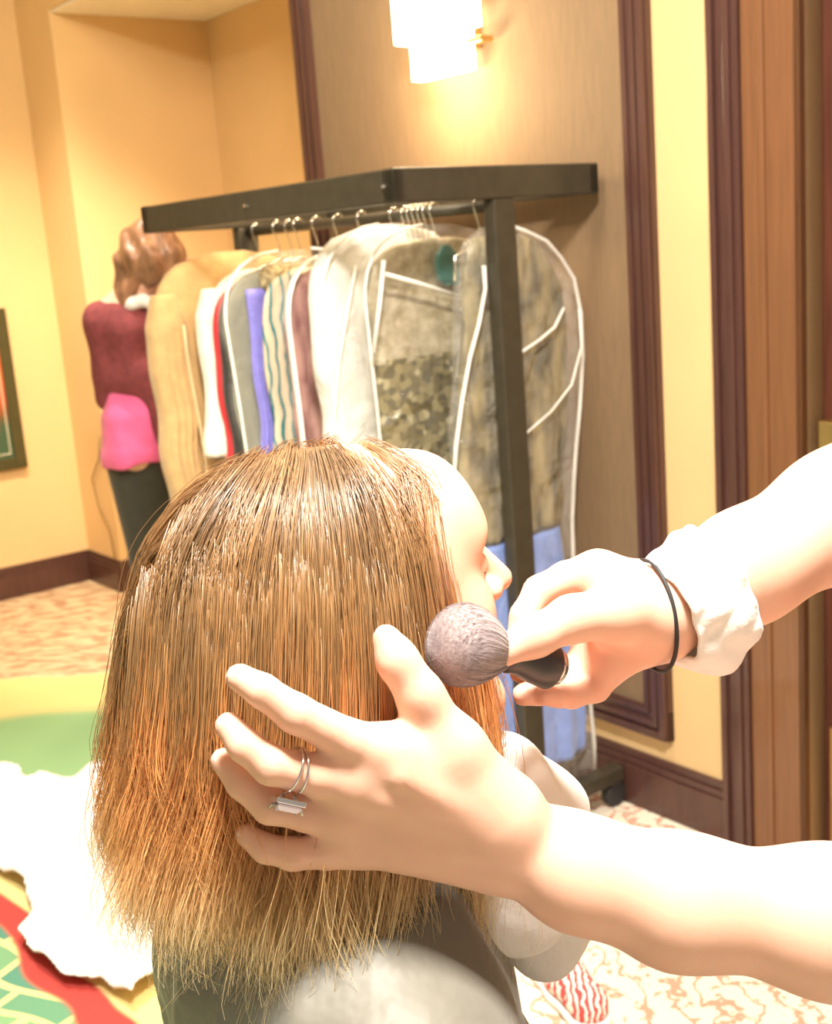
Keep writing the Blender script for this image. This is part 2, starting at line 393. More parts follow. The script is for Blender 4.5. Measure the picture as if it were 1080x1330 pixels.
# door casing, jamb and door
w = MB(); w.wallbox(-0.165, -0.088, 0, 2.35, -0.03, 0.0); w.wallbox(-0.112, -0.098, 0, 2.35, -0.042, -.03); w.wallbox(-0.15, -0.135, 0, 2.35, -0.038, -.03)
w.wallbox(-1.45, -1.30, 0, 2.35, -0.03, 0.0); w.wallbox(-1.30, -0.165, 2.25, 2.35, -0.03, 0); struct('trim_4', w, M['darkwood'], 0.002)
w = MB(); w.wallbox(-0.30, -0.166, 0, 2.25, -0.020, 0.0); w.wallbox(-0.222, -0.208, 0, 2.25, -0.026, -.02); w.wallbox(-0.30, -0.285, 0, 2.25, -.02, 0.12); struct('trim_5', w, M['midwood'], 0.002)
dm = MB(); dm.wallbox(-1.30, -0.301, 0.005, 2.249, 0.05, 0.09)
for z0, z1 in ((0.42, 0.86), (1.10, 2.10)):
    for s0, s1 in ((-1.2, -0.84), (-0.76, -0.42)): dm.wallbox(s0, s1, z0, z1, 0.04, 0.05)
door = struct('door_1', dm, M['doorwood'], 0.003)
kp = MB().wallbox(-1.28, -0.325, 0.02, 0.335, 0.035, 0.05).build('kick_plate', M['brass'], door, label='brass kick plate')
pb = MB(); pb.wallbox(-1.26, -0.322, 0.935, 1.0, 0.0, 0.05); pb.build('push_bar', M['brass'], door, bev=0.004, label='brass push bar')

# framed picture on the left wall
pc = WP(SC1 - 0.001, 0, -0.53)
pic = empty('framed_picture', tuple(WP(SC1 - 0.02, 0.575, -0.49)), 'dark framed picture with red and green artwork on the yellow wall', 'picture')
fr = MB(); s_ = SC1 - 0.001
for o0, o1, z0, z1 in ((-0.785, -0.735, 0.575, 1.275), (-0.285, -0.235, 0.575, 1.275), (-0.735, -0.285, 0.575, 0.625), (-0.735, -0.285, 1.225, 1.275)):
    fr.wallbox(s_ - 0.03, s_, z0, z1, o0, o1)
fr.build('frame', mat('black_olive_frame', (0.07, 0.06, 0.02), 0.4, noise=.1), pic, bev=0.003)
am, nt, b = base_mat('red_green_artwork'); tc = N(nt, 'ShaderNodeTexCoord'); sp = N(nt, 'ShaderNodeSeparateXYZ'); nt.links.new(tc.outputs['Generated'], sp.inputs[0])
nn = N(nt, 'ShaderNodeTexNoise'); nn.inputs['Scale'].default_value = 6; nt.links.new(tc.outputs['Generated'], nn.inputs[0])
ad = N(nt, 'ShaderNodeMath', operation='MULTIPLY_ADD'); nt.links.new(nn.outputs['Fac'], ad.inputs[0]); ad.inputs[1].default_value = 0.35; nt.links.new(sp.outputs[2], ad.inputs[2])
rr = ramp(nt, [(0.35, (0.05, 0.10, 0.05)), (0.52, (0.28, 0.08, 0.02)), (0.7, (0.65, 0.12, 0.04)), (1.0, (0.6, 0.16, 0.03))]); nt.links.new(ad.outputs[0], rr.inputs[0]); nt.links.new(rr.outputs[0], b.inputs['Base Color'])
MB().wallbox(s_ - 0.016, s_, 0.625, 1.225, -0.735, -0.285).build('artwork', am, pic)
lm = MB()
for o0, o1, z0, z1 in ((-0.722, -0.718, 0.642, 1.208), (-0.302, -0.298, 0.642, 1.208), (-0.718, -0.302, 0.642, 0.646), (-0.718, -0.302, 1.204, 1.208)): lm.wallbox(s_ - 0.019, s_ - 0.015, z0, z1, o0, o1)
lm.build('inner_fillet', mat('pale_fillet', (0.75, 0.68, 0.5), 0.5, noise=.03), pic, label='thin pale line')

# wall sconce: two stepped glass shades on brass brackets
sx0, sx1 = 0.55, 0.865
sco = empty('wall_sconce', tuple(WP(0.70, 1.80, -0.05)), 'glowing stepped glass wall sconce on the brown panel', 'wall lamp')
gl = emit('glowing_frosted_glass', (1.0, 0.86, 0.60), 11.0)
def shade(s0, s1, z0, z1, d0, d1):
    rings = []
    for z in np.linspace(z0, z1, 6):
        r = []
        for k in range(24):
            a = math.pi * k / 23; s = (s0 + s1) / 2 + (s1 - s0) / 2 * math.cos(a); r.append(WP(s, z, -d0 - (d1 - d0) * math.sin(a) ** 0.5))
        rings.append(r)
    return loft(rings)
v, f = shade(sx0 + 0.03, sx1, 1.905, 2.38, 0.03, 0.12); mesh('upper_shade', v, f, gl, sco, False)
v, f = shade(sx0 + 0.06, sx1 - 0.05, 1.81, 1.904, 0.03, 0.10); mesh('lower_shade', v, f, gl, sco, False)
MB().wallbox(sx0 + 0.06, sx1 - 0.03, 1.86, 2.34, -0.03, -0.006).build('back_plate', M['brass'], sco, bev=0.004)
for z in (1.865, 1.965): MB().wallbox(sx0, sx0 + 0.10, z, z + 0.014, -0.06, -0.02).build('bracket', M['brass'], sco, bev=0.002)
for zz, e in ((1.76, 13),):
    q = WP(0.70, zz, -0.20); light('sconce_lamp', 'POINT', tuple(q), e, (1, 0.74, 0.42), shadow_soft_size=0.05)

# ================================================================== GARMENT RACK
TH = 0.688; RV = np.array([math.cos(TH), math.sin(TH), 0]); RU = np.array([-math.sin(TH), math.cos(TH), 0]); RC = np.array([0.224, 2.638, 0])
RH, BT, HL, RL = 1.552, 0.068, 0.298, 0.99
def RP(t, w, z): return RC + RU * t + RV * w + Za * z
rack = empty('garment_rack', tuple(RP(0.5, 0, 0)), 'dark metal garment rack with a rectangular top frame and clothes hanging', 'clothes rack')
zc = RH - BT / 2
MB().obox(RP(0, 0, zc), RV, RU, Za, HL, 0.018, BT / 2).build('end_beam', M['rack'], rack, bev=0.004)
MB().obox(RP(RL, 0, zc), RV, RU, Za, HL, 0.018, BT / 2).build('end_beam', M['rack'], rack, bev=0.004)
for sgn in (-1, 1):
    MB().obox(RP(RL / 2, sgn * (HL - 0.016), zc), RU, RV, Za, RL / 2 + 0.018, 0.016, BT / 2 - 0.001).build('side_beam', M['rack'], rack, bev=0.004)
for t in (0.0, RL):
    MB().obox(RP(t, 0.0, (RH - BT + 0.07) / 2), RV, RU, Za, 0.031, 0.017, (RH - BT - 0.07) / 2).build('post', M['rack'], rack, bev=0.004)
    MB().obox(RP(t, 0, 0.085), RV, RU, Za, HL, 0.02, 0.018).build('foot', M['rack'], rack, bev=0.004)
    for w_ in (-HL + 0.03, HL - 0.02):
        c_ = RP(t, w_, 0.033); cm = MB()
        cm.tube([c_ - RU * 0.012, c_ + RU * 0.012], 0.033, 20).tube([c_ + Za * 0.0, c_ + Za * 0.036], 0.012, 10)
        cm.obox(c_ + Za * 0.03, RV, RU, Za, 0.02, 0.017, 0.006)
        cm.build('caster', M['rubber'], rack, bev=0.002, label='black caster wheel')
MB().tube([RP(0.015, 0, RH - BT - 0.012), RP(RL - 0.015, 0, RH - BT - 0.012)], 0.0125, 16).build('hanging_rail', M['rack'], rack, True)
RAILZ = RH - BT - 0.012
for t in np.arange(0.01, 1.0, 0.5):
    MB().tube([RP(t, -HL - .001, zc), RP(t, -HL - 0.005, zc)], 0.004, 10).build('screw', M['chrome'], rack)

def PR(x, y, t):
    d = ray(x, y); c = RC + RU * t; k = (RU[:2] @ c[:2]) / (RU[:2] @ d[:2]); p = d * k
    return float((p[:2] - RC[:2]) @ RV[:2]), float(CAMH + p[2])
def OFF(x, y, t, rows):                            # sideways offset that brings the left edge under pixel (x, y)
    w_, z_ = PR(x, y, t); wl = np.interp(-z_, [-r[0] for r in rows], [r[1] for r in rows]); return w_ + wl
def hanger(t, label, shoulder=0.2, tilt=0.0, group='clothes hangers on the rack rail'):
    h = empty('clothes_hanger', tuple(RP(t, 0, RAILZ - 0.1)), label, 'hanger', group)
    pts = []
    for a in np.linspace(-0.6, math.pi * 1.05, 14): pts.append(RP(t, -0.017 * math.cos(a), RAILZ + 0.002 + 0.0175 * math.sin(a)))
    pts = [RP(t, 0, RAILZ - 0.075), RP(t, -0.004, RAILZ - 0.04)] + pts
    MB().tube(pts, 0.0017, 8).build('hook', M['chrome'], h, True)
    MB().tube([RP(t, -shoulder, RAILZ - 0.15), RP(t, -0.08, RAILZ - 0.1), RP(t, 0, RAILZ - 0.075), RP(t, 0.08, RAILZ - 0.1), RP(t, shoulder, RAILZ - 0.15)], 0.003, 8).build('shoulder_wire', M['chrome'], h, True)
    return h

def garment_rings(t, rows, seed=0, n=64, fold=0.010, nf=7, off=0.0, slant=0.0, phase=None):
    """rows: (z, w_left, w_right, thickness). Left is the side seen leftmost."""
    r_ = np.random.default_rng(seed); ph = r_.uniform(0, 6.28, 4); rings = []
    rows = np.array(rows, float); zs = np.linspace(rows[0, 0], rows[-1, 0], 46)
    for z in zs:
        wl = np.interp(-z, -rows[:, 0], rows[:, 1]); wr = np.interp(-z, -rows[:, 0], rows[:, 2]); th = np.interp(-z, -rows[:, 0], rows[:, 3])
        dep = min(1, max(0, (rows[0, 0] - z) / 0.35)); ring = []
        for k in range(n):
            a = 2 * math.pi * k / n; c, s = math.cos(a), math.sin(a)
            c2 = math.copysign(abs(c) ** 0.8, c); s2 = math.copysign(abs(s) ** 0.7, s)
            w_ = (c2 * (wr if c2 > 0 else wl)); w_ += 0.006 * dep * math.sin(3 * z * 9 + ph[0])
            q = th / 2 * s2 + fold * dep * abs(s) ** .5 * math.copysign(1, s) * (math.sin(nf * c2 * 2.2 + ph[1] + z * 4) * .6 + math.sin(nf * 2.3 * c2 + ph[2] + z * 7) * 0.4)
            q += slant * (rows[0, 0] - z)
            ring.append(RP(t + q, off + w_, z))
        rings.append(ring)
    return rings
def garment_mesh(name, t, rows, m, parent, seed=0, fold=0.01, nf=7, off=0.0, cap=True, label=None, thick=0):
    v, f = loft(garment_rings(t, rows, seed, fold=fold, nf=nf, off=off), cap=cap)
    return mesh(name, v, f, m, parent, True, label)
def shoulders(w, ztop, zbot, th=0.08, flare=0.0, wr=None, neck=0.05, drop=0.16):
    wr = wr or w; R_ = []
    for x in (0.0, 0.15, 0.3, 0.45, 0.6, 0.75, 0.88, 0.96, 1.0):
        g = neck + (1 - neck / w) * w * math.sin(x * math.pi / 2) ** 0.9; gr = neck + (1 - neck / wr) * wr * math.sin(x * math.pi / 2) ** 0.9
        R_.append((ztop - drop * (0.12 * x + 0.88 * x ** 2.2), g, gr, 0.02 + (th - 0.02) * x ** .5))
    z1 = ztop - drop; 
    for x in (0.25, 0.5, 0.75, 1.0): R_.append((z1 + (zbot - z1) * x, w * (1 + flare * x) * (1 - 0.06 * math.sin(x * math.pi)), wr * (1 + flare * x) * (1 - 0.06 * math.sin(x * math.pi)), th * (1 + .2 * x)))
    return R_
def outline(rows, t, off, side, dt=0.0):
    """piping path along one edge of a hanging piece"""
    return [RP(t + dt, off + (-r[1] if side < 0 else r[2]) * 1.005, r[0]) for r in rows]

fab = lambda name, c, **k: mat(name, c, k.pop('rough', 0.85), noise=k.pop('noise', 0.08), nscale=k.pop('nscale', 30), bump=0.25, bscale=120, sheen=0.2, **k)
piping = mat('white_vinyl_piping', (0.92, 0.90, 0.84), 0.35, noise=.02)
clear1 = film('clear_vinyl', (0.92, 0.90, 0.84), 0.09, 0.08, 0.9, 9)
clear2 = film('frosted_vinyl', (0.90, 0.88, 0.82), 0.80, 0.3, 0.3, 8)
clear3 = film('thin_clear_vinyl', (0.92, 0.92, 0.88), 0.07, 0.12, 0.5, 10)
# 7 tan coat, farthest along the rail
def piece(name, t, px, rows, m, seed, fold, parent=None, **k):
    o = OFF(px[0], px[1], t, rows); return garment_mesh(name, t, rows, m, parent, seed, fold, off=o, **k), o
T7 = 0.93; rows = shoulders(0.235, 1.425, 0.35, 0.075, 0.04)
hanger(T7, 'wire hanger carrying the tan coat at the far end of the rail')
co = empty('hanging_coat', tuple(RP(T7, 0, 1.40)), 'long tan coat hanging at the far left end of the rack', 'coat')
tan = fab('tan_wool', (0.55, 0.35, 0.15)); _, o7 = piece('body', T7, (212, 480), rows, tan, 3, 0.012, co)
sl = [(1.33, .03, .03, .05), (1.25, .055, .05, .08), (1.0, .05, .05, .08), (0.75, .045, .045, .07), (0.66, .05, .05, .07)]
piece('sleeve', T7 - .03, (198, 480), sl, tan, 5, 0.004, co)
MB().tube([RP(T7 - .075, o7 - .19 + .01 * math.sin(z * 9), z) for z in np.linspace(1.25, .5, 14)], 0.004, 8).build('seam', fab('tan_binding', (0.72, 0.52, 0.28)), co, True)
# 6 white jacket, red dress, black dress
T6 = 0.83; hanger(T6, 'wire hanger carrying the white jacket')
wj = empty('hanging_jacket', tuple(RP(T6, 0, 1.38)), 'white jacket with long sleeve hanging beside the tan coat', 'jacket')
wm = fab('white_cotton', (0.86, 0.80, 0.68)); rows = shoulders(0.175, 1.375, 0.80, 0.06, 0.02)
piece('body', T6, (272, 400), rows, wm, 8, 0.006, wj)
piece('sleeve', T6 - .02, (258, 430), [(1.335, .02, .03, .04), (1.27, .045, .045, .06), (1.0, .046, .045, .06), (0.93, .062, .045, .065), (0.915, .064, .045, .065)], wm, 6, 0.003, wj)
for tt, c, lb, w_, px, fl in ((0.775, (0.66, 0.03, 0.035), 'bright red dress hanging between the white jacket and the grey one', 0.165, (276, 440), .10), (0.735, (0.035, 0.03, 0.025), 'black dress hanging just behind the bag with the blue gown', 0.15, (284, 440), .05)):
    hanger(tt, 'wire hanger carrying the ' + ('red dress' if w_ > .16 else 'black dress'))
    o, _ = piece('hanging_dress', tt, px, shoulders(w_, 1.35, 0.42, 0.03, fl), fab('dress_cloth', c), 11, 0.004); tag(o, lb, 'dress', 'dresses on the rack')
# 5 grey and blue gown in a clear bag, gold lace at its neck
T5 = 0.655; rows = shoulders(0.215, 1.415, 0.40, 0.075, -0.10); hanger(T5, 'wire hanger carrying the bagged grey and blue gown')
gw = empty('hanging_gown', tuple(RP(T5, 0, 1.38)), 'grey gown with a blue front and gold lace collar inside a clear bag', 'gown')
o5 = OFF(287, 430, T5, rows)
garment_mesh('skirt_and_bodice', T5, shoulders(0.205, 1.385, 0.45, 0.045, -0.14), fab('grey_green_satin', (0.24, 0.235, 0.17), rough=0.5), gw, 12, 0.006, off=o5)
def PW(x, y, t): return PR(x, y, t)
tb = T5 - 0.045; xb, zb = PR(335, 400, tb)
bl = [(z, 0.030, 0.03, 0.02) for z in (1.33, 1.1, 0.9, 0.7, 0.5)]
garment_mesh('blue_panel', tb, bl, fab('periwinkle_satin', (0.22, 0.20, 0.62), rough=0.5), gw, 13, 0.004, off=xb, label='periwinkle blue panel')
xc, zc_ = PR(362, 360, tb - .004)
garment_mesh('lace_collar', tb - 0.006, [(zc_ + .03, .03, .1, .02), (zc_ + .012, .055, .1, .035), (zc_ - .02, .055, .1, .04), (zc_ - .05, .035, .08, .03), (zc_ - .06, .02, .05, .02)], mat('gold_lace', (0.20, 0.14, 0.05), 0.5, col2=(0.62, 0.5, 0.28), nscale=70, bump=.6, bscale=70), gw, 14, 0.003, off=xc, label='gold lace collar')
gb = empty('garment_bag', tuple(RP(T5, 0, 1.40)), 'clear garment bag with white edge piping around the grey gown', 'garment bag', 'garment bags on the rack')
garment_mesh('film', T5, rows, clear3, gb, 12, 0.005, cap=False, off=o5)
for sd in (-1, 1): MB().tube(outline(rows, T5, o5, sd, -0.03), 0.0035, 8).build('piping', piping, gb, True)
# patterned dress between
T = 0.565; hanger(T, 'wire hanger carrying the striped dress')
stripe, nt, b = base_mat('striped_knit'); tc = N(nt, 'ShaderNodeTexCoord'); wv = N(nt, 'ShaderNodeTexWave', wave_type='BANDS', bands_direction='X'); wv.inputs['Scale'].default_value = 14; wv.inputs['Distortion'].default_value = 4
nt.links.new(tc.outputs['Object'], wv.inputs[0]); rp = ramp(nt, [(0.0, (0.62, 0.55, 0.4)), (0.35, (0.65, 0.28, 0.12)), (0.55, (0.7, 0.64, 0.5)), (0.78, (0.02, 0.18, 0.2))]); rp.color_ramp.interpolation = 'CONSTANT'; nt.links.new(wv.outputs[0], rp.inputs[0]); nt.links.new(rp.outputs[0], b.inputs['Base Color'])
o, _ = piece('hanging_dress', T, (346, 480), shoulders(0.155, 1.37, 0.5, 0.035, 0.1), stripe, 17, 0.004)
tag(o, 'teal, orange and cream patterned dress left of the maroon one', 'dress', 'dresses on the rack')
# 4 maroon patterned dress in a bag
T4 = 0.47; rows = shoulders(0.185, 1.40, 0.40, 0.065, 0.0); hanger(T4, 'wire hanger carrying the maroon patterned dress'); o4 = OFF(364, 450, T4, rows)
mar = mat('maroon_print', (0.14, 0.018, 0.022), 0.6, col2=(0.50, 0.26, 0.22), nscale=34, stretch=(1, 1, 0.3), bump=0.3)
tag(garment_mesh('hanging_dress', T4, shoulders(0.165, 1.375, 0.45, 0.045, 0.0), mar, None, 19, 0.005, off=o4), 'maroon and cream patterned dress in a narrow clear bag', 'dress', 'dresses on the rack')
gb = empty('garment_bag', tuple(RP(T4, 0, 1.38)), 'clear garment bag with cream border around the maroon dress', 'garment bag', 'garment bags on the rack')
garment_mesh('film', T4, rows, clear3, gb, 19, 0.004, cap=False, off=o4)
MB().tube([p + RV * 0.010 for p in outline(rows, T4, o4, -1, -0.03)], 0.010, 8, flat=0.3).build('piping', piping, gb, True)
# 3 frosted white bag
T3 = 0.345; rows = shoulders(0.225, 1.455, 0.35, 0.11, 0.03, drop=.19); hanger(T3, 'wire hanger carrying the frosted white bag'); o3 = OFF(409, 450, T3, rows)
gb = empty('garment_bag', tuple(RP(T3, 0, 1.42)), 'milky white garment bag in the middle of the rack', 'garment bag', 'garment bags on the rack')
garment_mesh('film', T3, rows, clear2, gb, 21, 0.006, cap=False, off=o3)
MB().tube(outline(rows, T3, o3, -1, -0.045), 0.003, 8).build('piping', piping, gb, True)
MB().tube([RP(T3 - 0.066, *PR(x, y, T3 - .066)) for x, y in ((462, 345), (452, 400), (440, 470), (432, 560), (425, 640))], 0.003, 8).build('seam', piping, gb, True)
tag(garment_mesh('hanging_dress', T3, shoulders(0.19, 1.41, 0.45, 0.05, 0.03, drop=.19), fab('ivory_satin', (0.75, 0.70, 0.60), rough=0.5), None, 22, 0.006, off=o3), 'ivory dress veiled by the milky white garment bag', 'dress', 'dresses on the rack')
# 2 clear bag with white ribbon lines, gold sequinned dress inside
T2 = 0.205; rows = shoulders(0.225, 1.445, 0.35, 0.10, 0.02); hanger(T2, 'wire hanger carrying the olive sequinned dress'); o2 = OFF(470, 450, T2, rows)
seq, nt, b = base_mat('olive_sequins'); tc = N(nt, 'ShaderNodeTexCoord'); vo = N(nt, 'ShaderNodeTexVoronoi'); vo.inputs['Scale'].default_value = 60
nt.links.new(tc.outputs['Object'], vo.inputs['Vector']); rp = ramp(nt, [(0.0, (0.05, 0.045, 0.015)), (0.5, (0.16, 0.125, 0.04)), (0.78, (0.36, 0.30, 0.13)), (1.0, (0.8, 0.74, 0.5))]); nt.links.new(vo.outputs['Color'], rp.inputs[0]); nt.links.new(rp.outputs[0], b.inputs['Base Color'])
b.inputs['Roughness'].default_value = 0.35; b.inputs['Metallic'].default_value = 0.3
bp = N(nt, 'ShaderNodeBump'); bp.inputs['Strength'].default_value = 0.8; nt.links.new(vo.outputs['Distance'], bp.inputs['Height']); nt.links.new(bp.outputs[0], b.inputs['Normal'])
sd = empty('hanging_dress', tuple(RP(T2, 0, 1.40)), 'olive and gold sequinned dress inside the clear bag with white ribbon lines', 'dress', 'dresses on the rack')
zs_ = PR(530, 465, T2 - .03)[1]
garment_mesh('skirt', T2, [(zs_, .19, .19, .055), (1.0, .19, .19, .06), (.8, .195, .19, .07), (.45, .2, .2, .08)], seq, sd, 24, 0.006, off=o2)
garment_mesh('bodice', T2, shoulders(0.195, 1.415, zs_ - .01, 0.045, 0, drop=0.12), mat('champagne_mesh', (0.30, 0.25, 0.14), 0.5, col2=(0.50, 0.43, 0.30), nscale=40, bump=.4), sd, 25, 0.004, off=o2, label='champagne bodice')
tp = T2 - 0.042; xt, zt_ = PR(580, 345, tp)
garment_mesh('teal_patch', tp, [(zt_ + .045, .01, .01, .012), (zt_ + .025, .03, .03, .02), (zt_, .036, .035, .02), (zt_ - .03, .03, .035, .02), (zt_ - .045, .01, .034, .01)], fab('teal_satin', (0.06, 0.16, 0.14), rough=.4), sd, 26, 0.0, off=xt, label='dark teal panel')
gb = empty('garment_bag', tuple(RP(T2, 0, 1.42)), 'clear garment bag crossed by straight white ribbon lines', 'garment bag', 'garment bags on the rack')
garment_mesh('film', T2, rows, clear1, gb, 24, 0.006, cap=False, off=o2)
MB().tube(outline(rows, T2, o2, -1, -0.03), 0.003, 8).build('piping', piping, gb, True)
tf = T2 - 0.068
def rib(*pp): MB().tube([RP(tf, *PR(x, y, tf)) for x, y in pp], 0.0046, 8).build('ribbon', piping, gb, True)
rib((498, 338), (493, 395), (485, 458)); rib((501, 356), (550, 370), (602, 387)); rib((611, 312), (605, 400), (594, 490))
# 1 nearest clear bag, blue gown at the bottom
T1 = 0.06
rows = [(1.43, .04, .04, .03), (1.415, .075, .09, .04), (1.39, .10, .155, .06), (1.35, .115, .20, .065), (1.30, .125, .24, .07), (1.22, .135, .258, .07), (1.12, .15, .258, .07), (1.0, .165, .24, .07), (0.88, .17, .215, .07), (0.74, .17, .195, .07), (0.60, .175, .19, .075), (0.45, .18, .205, .08), (0.3, .185, .225, .08), (0.15, .19, .235, .08), (0.08, .19, .235, .08)]
OFF1 = 0.04
hanger(T1, 'wire hanger carrying the nearest bagged gown', 0.085)
ng = empty('hanging_gown', tuple(RP(T1, 0, 1.40)), 'gown with gold beaded top and blue skirt in the nearest clear bag', 'gown')
zk = PR(700, 690, T1)[1]
r1 = [(min(z, 1.41), a * .84, b_ * .80, th * .6) for z, a, b_, th in rows if z > zk - .05]
seq2 = mat('gold_beading', (0.07, 0.055, 0.02), 0.35, col2=(0.36, 0.29, 0.14), nscale=22, bump=0.8, bscale=40, stretch=(1, 1, .45))
garment_mesh('bodice', T1, r1, seq2, ng, 31, 0.006, off=OFF1, label='gold beaded bodice')
r2 = [(zk, .13, .15, .045)] + [(z, a * .88, b_ * .88, th * .6) for z, a, b_, th in rows if z < zk - .02 and z > 0.1]
garment_mesh('skirt', T1, r2, fab('cornflower_satin', (0.22, 0.36, 0.85), rough=.5), ng, 32, 0.009, off=OFF1, label='cornflower blue skirt')
gb = empty('garment_bag', tuple(RP(T1, 0, 1.42)), 'large clear garment bag hanging nearest, behind the rack post', 'garment bag', 'garment bags on the rack')
garment_mesh('film', T1, rows, film('crinkled_clear_vinyl', (0.92, 0.89, 0.82), 0.13, 0.06, 1.0, 9), gb, 33, 0.006, off=OFF1, cap=False)
tq = T1 - .042
MB().tube([RP(tq, *PR(x, y, tq)) for x, y in ((628, 345), (630, 375), (622, 420), (610, 465), (600, 520), (592, 580), (588, 650))], 0.0095, 8, flat=.5).build('piping', piping, gb, True)
MB().tube(outline(rows, T1, OFF1, 1, -0.004), 0.0045, 8).build('piping', piping, gb, True)
MB().tube([RP(tq, *PR(x, y, tq)) for x, y in ((676, 458), (700, 442), (720, 425), (732, 400))], 0.0035, 8).build('seam', piping, gb, True)
MB().tube([RP(tq, *PR(x, y, tq)) for x, y in ((752, 400), (755, 450), (742, 500), (715, 535), (684, 562))], 0.0025, 8).build('seam', piping, gb, True)
for k, lb in enumerate(('bare wire hook nearest the front post', 'second bare wire hook from the front post', 'third bare wire hook from the front post', 'fourth bare wire hook from the front post', 'fifth bare wire hook from the front post')):
    hanger(0.228 + 0.0185 * k, lb + ', between the bagged dresses', 0.06, group='bare hanger hooks on the rail')

# ================================================================== WHITE SHEET AND SHOE ON THE FLOOR
poly = [(-60, 1000), (30, 1008), (38, 1027), (100, 1018), (180, 1000), (300, 1010), (420, 1080), (420, 1200), (300, 1235), (258, 1262), (215, 1285), (171, 1320), (127, 1291), (83, 1286), (54, 1266), (24, 1234), (42, 1205), (30, 1165), (-10, 1140), (-60, 1120)]
pw = np.array([FL(x, y)[:2] for x, y in poly])
lo, hi = pw.min(0), pw.max(0); h = 0.009; nx, ny = ((hi - lo) / h).astype(int) + 1
gx, gy = np.meshgrid(np.arange(nx), np.arange(ny), indexing='ij'); pts = lo + np.stack([gx, gy], -1) * h
def inside(p):
    x, y = p[..., 0], p[..., 1]; c = np.zeros(x.shape, bool)
    for i in range(len(pw)):
        (x0, y0), (x1, y1) = pw[i], pw[i - 1]
        c ^= ((y0 > y) != (y1 > y)) & (x < (x1 - x0) * (y - y0) / (y1 - y0 + 1e-12) + x0)
    return c
ins = inside(pts)
zz = 0.02 + 0.018 * np.abs(np.sin(pts[..., 0] * 17 + 3 * np.sin(pts[..., 1] * 7))) + 0.022 * np.abs(np.sin(pts[..., 1] * 13 + 2 * np.sin(pts[..., 0] * 9))) + 0.01 * np.sin(pts[..., 0] * 43 + pts[..., 1] * 31)
er = ins.copy(); er[1:-1, 1:-1] = ins[1:-1, 1:-1] & ins[2:, 1:-1] & ins[:-2, 1:-1] & ins[1:-1, 2:] & ins[1:-1, :-2]
for i, j in np.argwhere(ins & ~er):
    p = pts[i, j]; best = None
    for k in range(len(pw)):
        a, b_ = pw[k - 1], pw[k]; t = np.clip((p - a) @ (b_ - a) / ((b_ - a) @ (b_ - a)), 0, 1); c_ = a + t * (b_ - a); d_ = np.linalg.norm(c_ - p)
        if best is None or d_ < best[0]: best = (d_, c_)
    pts[i, j] = best[1]
idx = -np.ones(ins.shape, int); idx[ins] = np.arange(ins.sum()); V = np.c_[pts[ins], np.maximum(zz[ins], 0.008)]; F = []
for i in range(nx - 1):
    for j in range(ny - 1):
        q = (idx[i, j], idx[i + 1, j], idx[i + 1, j + 1], idx[i, j + 1])
        if min(q) >= 0: F.append(q)
adj = {}
for q in F:
    for a in q: adj.setdefault(a, set()).update(q)
seen, comp = set(), []
for a in adj:
    if a in seen: continue
    st_, c_ = [a], set()
    while st_:
        b_ = st_.pop()
        if b_ in c_: continue
        c_.add(b_); st_ += [x for x in adj[b_] if x not in c_]
    seen |= c_; comp.append(c_)
keep_ = max(comp, key=len); F = [q for q in F if q[0] in keep_]; re_ = {a: i for i, a in enumerate(sorted(keep_))}
V = V[sorted(keep_)]; F = [tuple(re_[a] for a in q) for q in F]
sh = mesh('floor_sheet', V, F, M['white'], None, True); ms = sh.modifiers.new('smooth', 'SMOOTH'); ms.iterations = 5; m_ = sh.modifiers.new('solid', 'SOLIDIFY'); m_.thickness = 0.006; m_.offset = -1
tag(sh, 'crumpled white sheet lying on the patterned carpet at the left', 'sheet')

sp = FL(748, 1312); so = empty('shoe', (sp[0], sp[1], 0), 'red and white patterned shoe on the carpet beside the grey cape', 'shoe')
sdir = np.array([.35, -.94, 0]); ssd = np.array([.94, .35, 0])
def SP(f, s_, z): return sp + sdir * f + ssd * s_ + Za * z
shm, nt, b = base_mat('red_white_knit'); tc = N(nt, 'ShaderNodeTexCoord'); wv = N(nt, 'ShaderNodeTexWave', wave_type='BANDS'); wv.inputs['Scale'].default_value = 26; wv.inputs['Distortion'].default_value = 5; wv.inputs['Detail Scale'].default_value = 2
nt.links.new(tc.outputs['Object'], wv.inputs[0]); rp = ramp(nt, [(.45, (.62, .07, .07)), (.6, (.88, .84, .78))]); nt.links.new(wv.outputs[0], rp.inputs[0]); nt.links.new(rp.outputs[0], b.inputs['Base Color']); b.inputs['Roughness'].default_value = .85
sobj('upper', [rc(SP(.05, 0, .045), SP(-.04, 0, .05), .036, .036, .02), rc(SP(-.04, 0, .05), SP(-.15, 0, .06), .036, .032, .02), rc(SP(-.13, 0, .06), SP(-.14, 0, .09), .032, .034, .02), half(SP(0, 0, .018), (0, 0, -1), .003), rc(SP(-.13, 0, .09), SP(-.135, 0, .16), .024, .03, .006, '-')], .0025, shm, so)
sobj('sole', [rc(SP(.05, 0, .02), SP(-.04, 0, .02), .040, .036, .02), rc(SP(-.04, 0, .02), SP(-.15, 0, .02), .036, .036, .02), half(SP(0, 0, .003), (0, 0, -1), .003), half(SP(0, 0, .022), (0, 0, 1), .003)], .0025, M['white'], so, label='white sole')
for k in range(4): MB().tube([SP(-.01 - .022 * k, .026 * a, .0805 - .0085 * a * a + .002 * k) for a in np.linspace(-1, 1, 7)], .0026, 8).build('lace', M['white'], so, True)

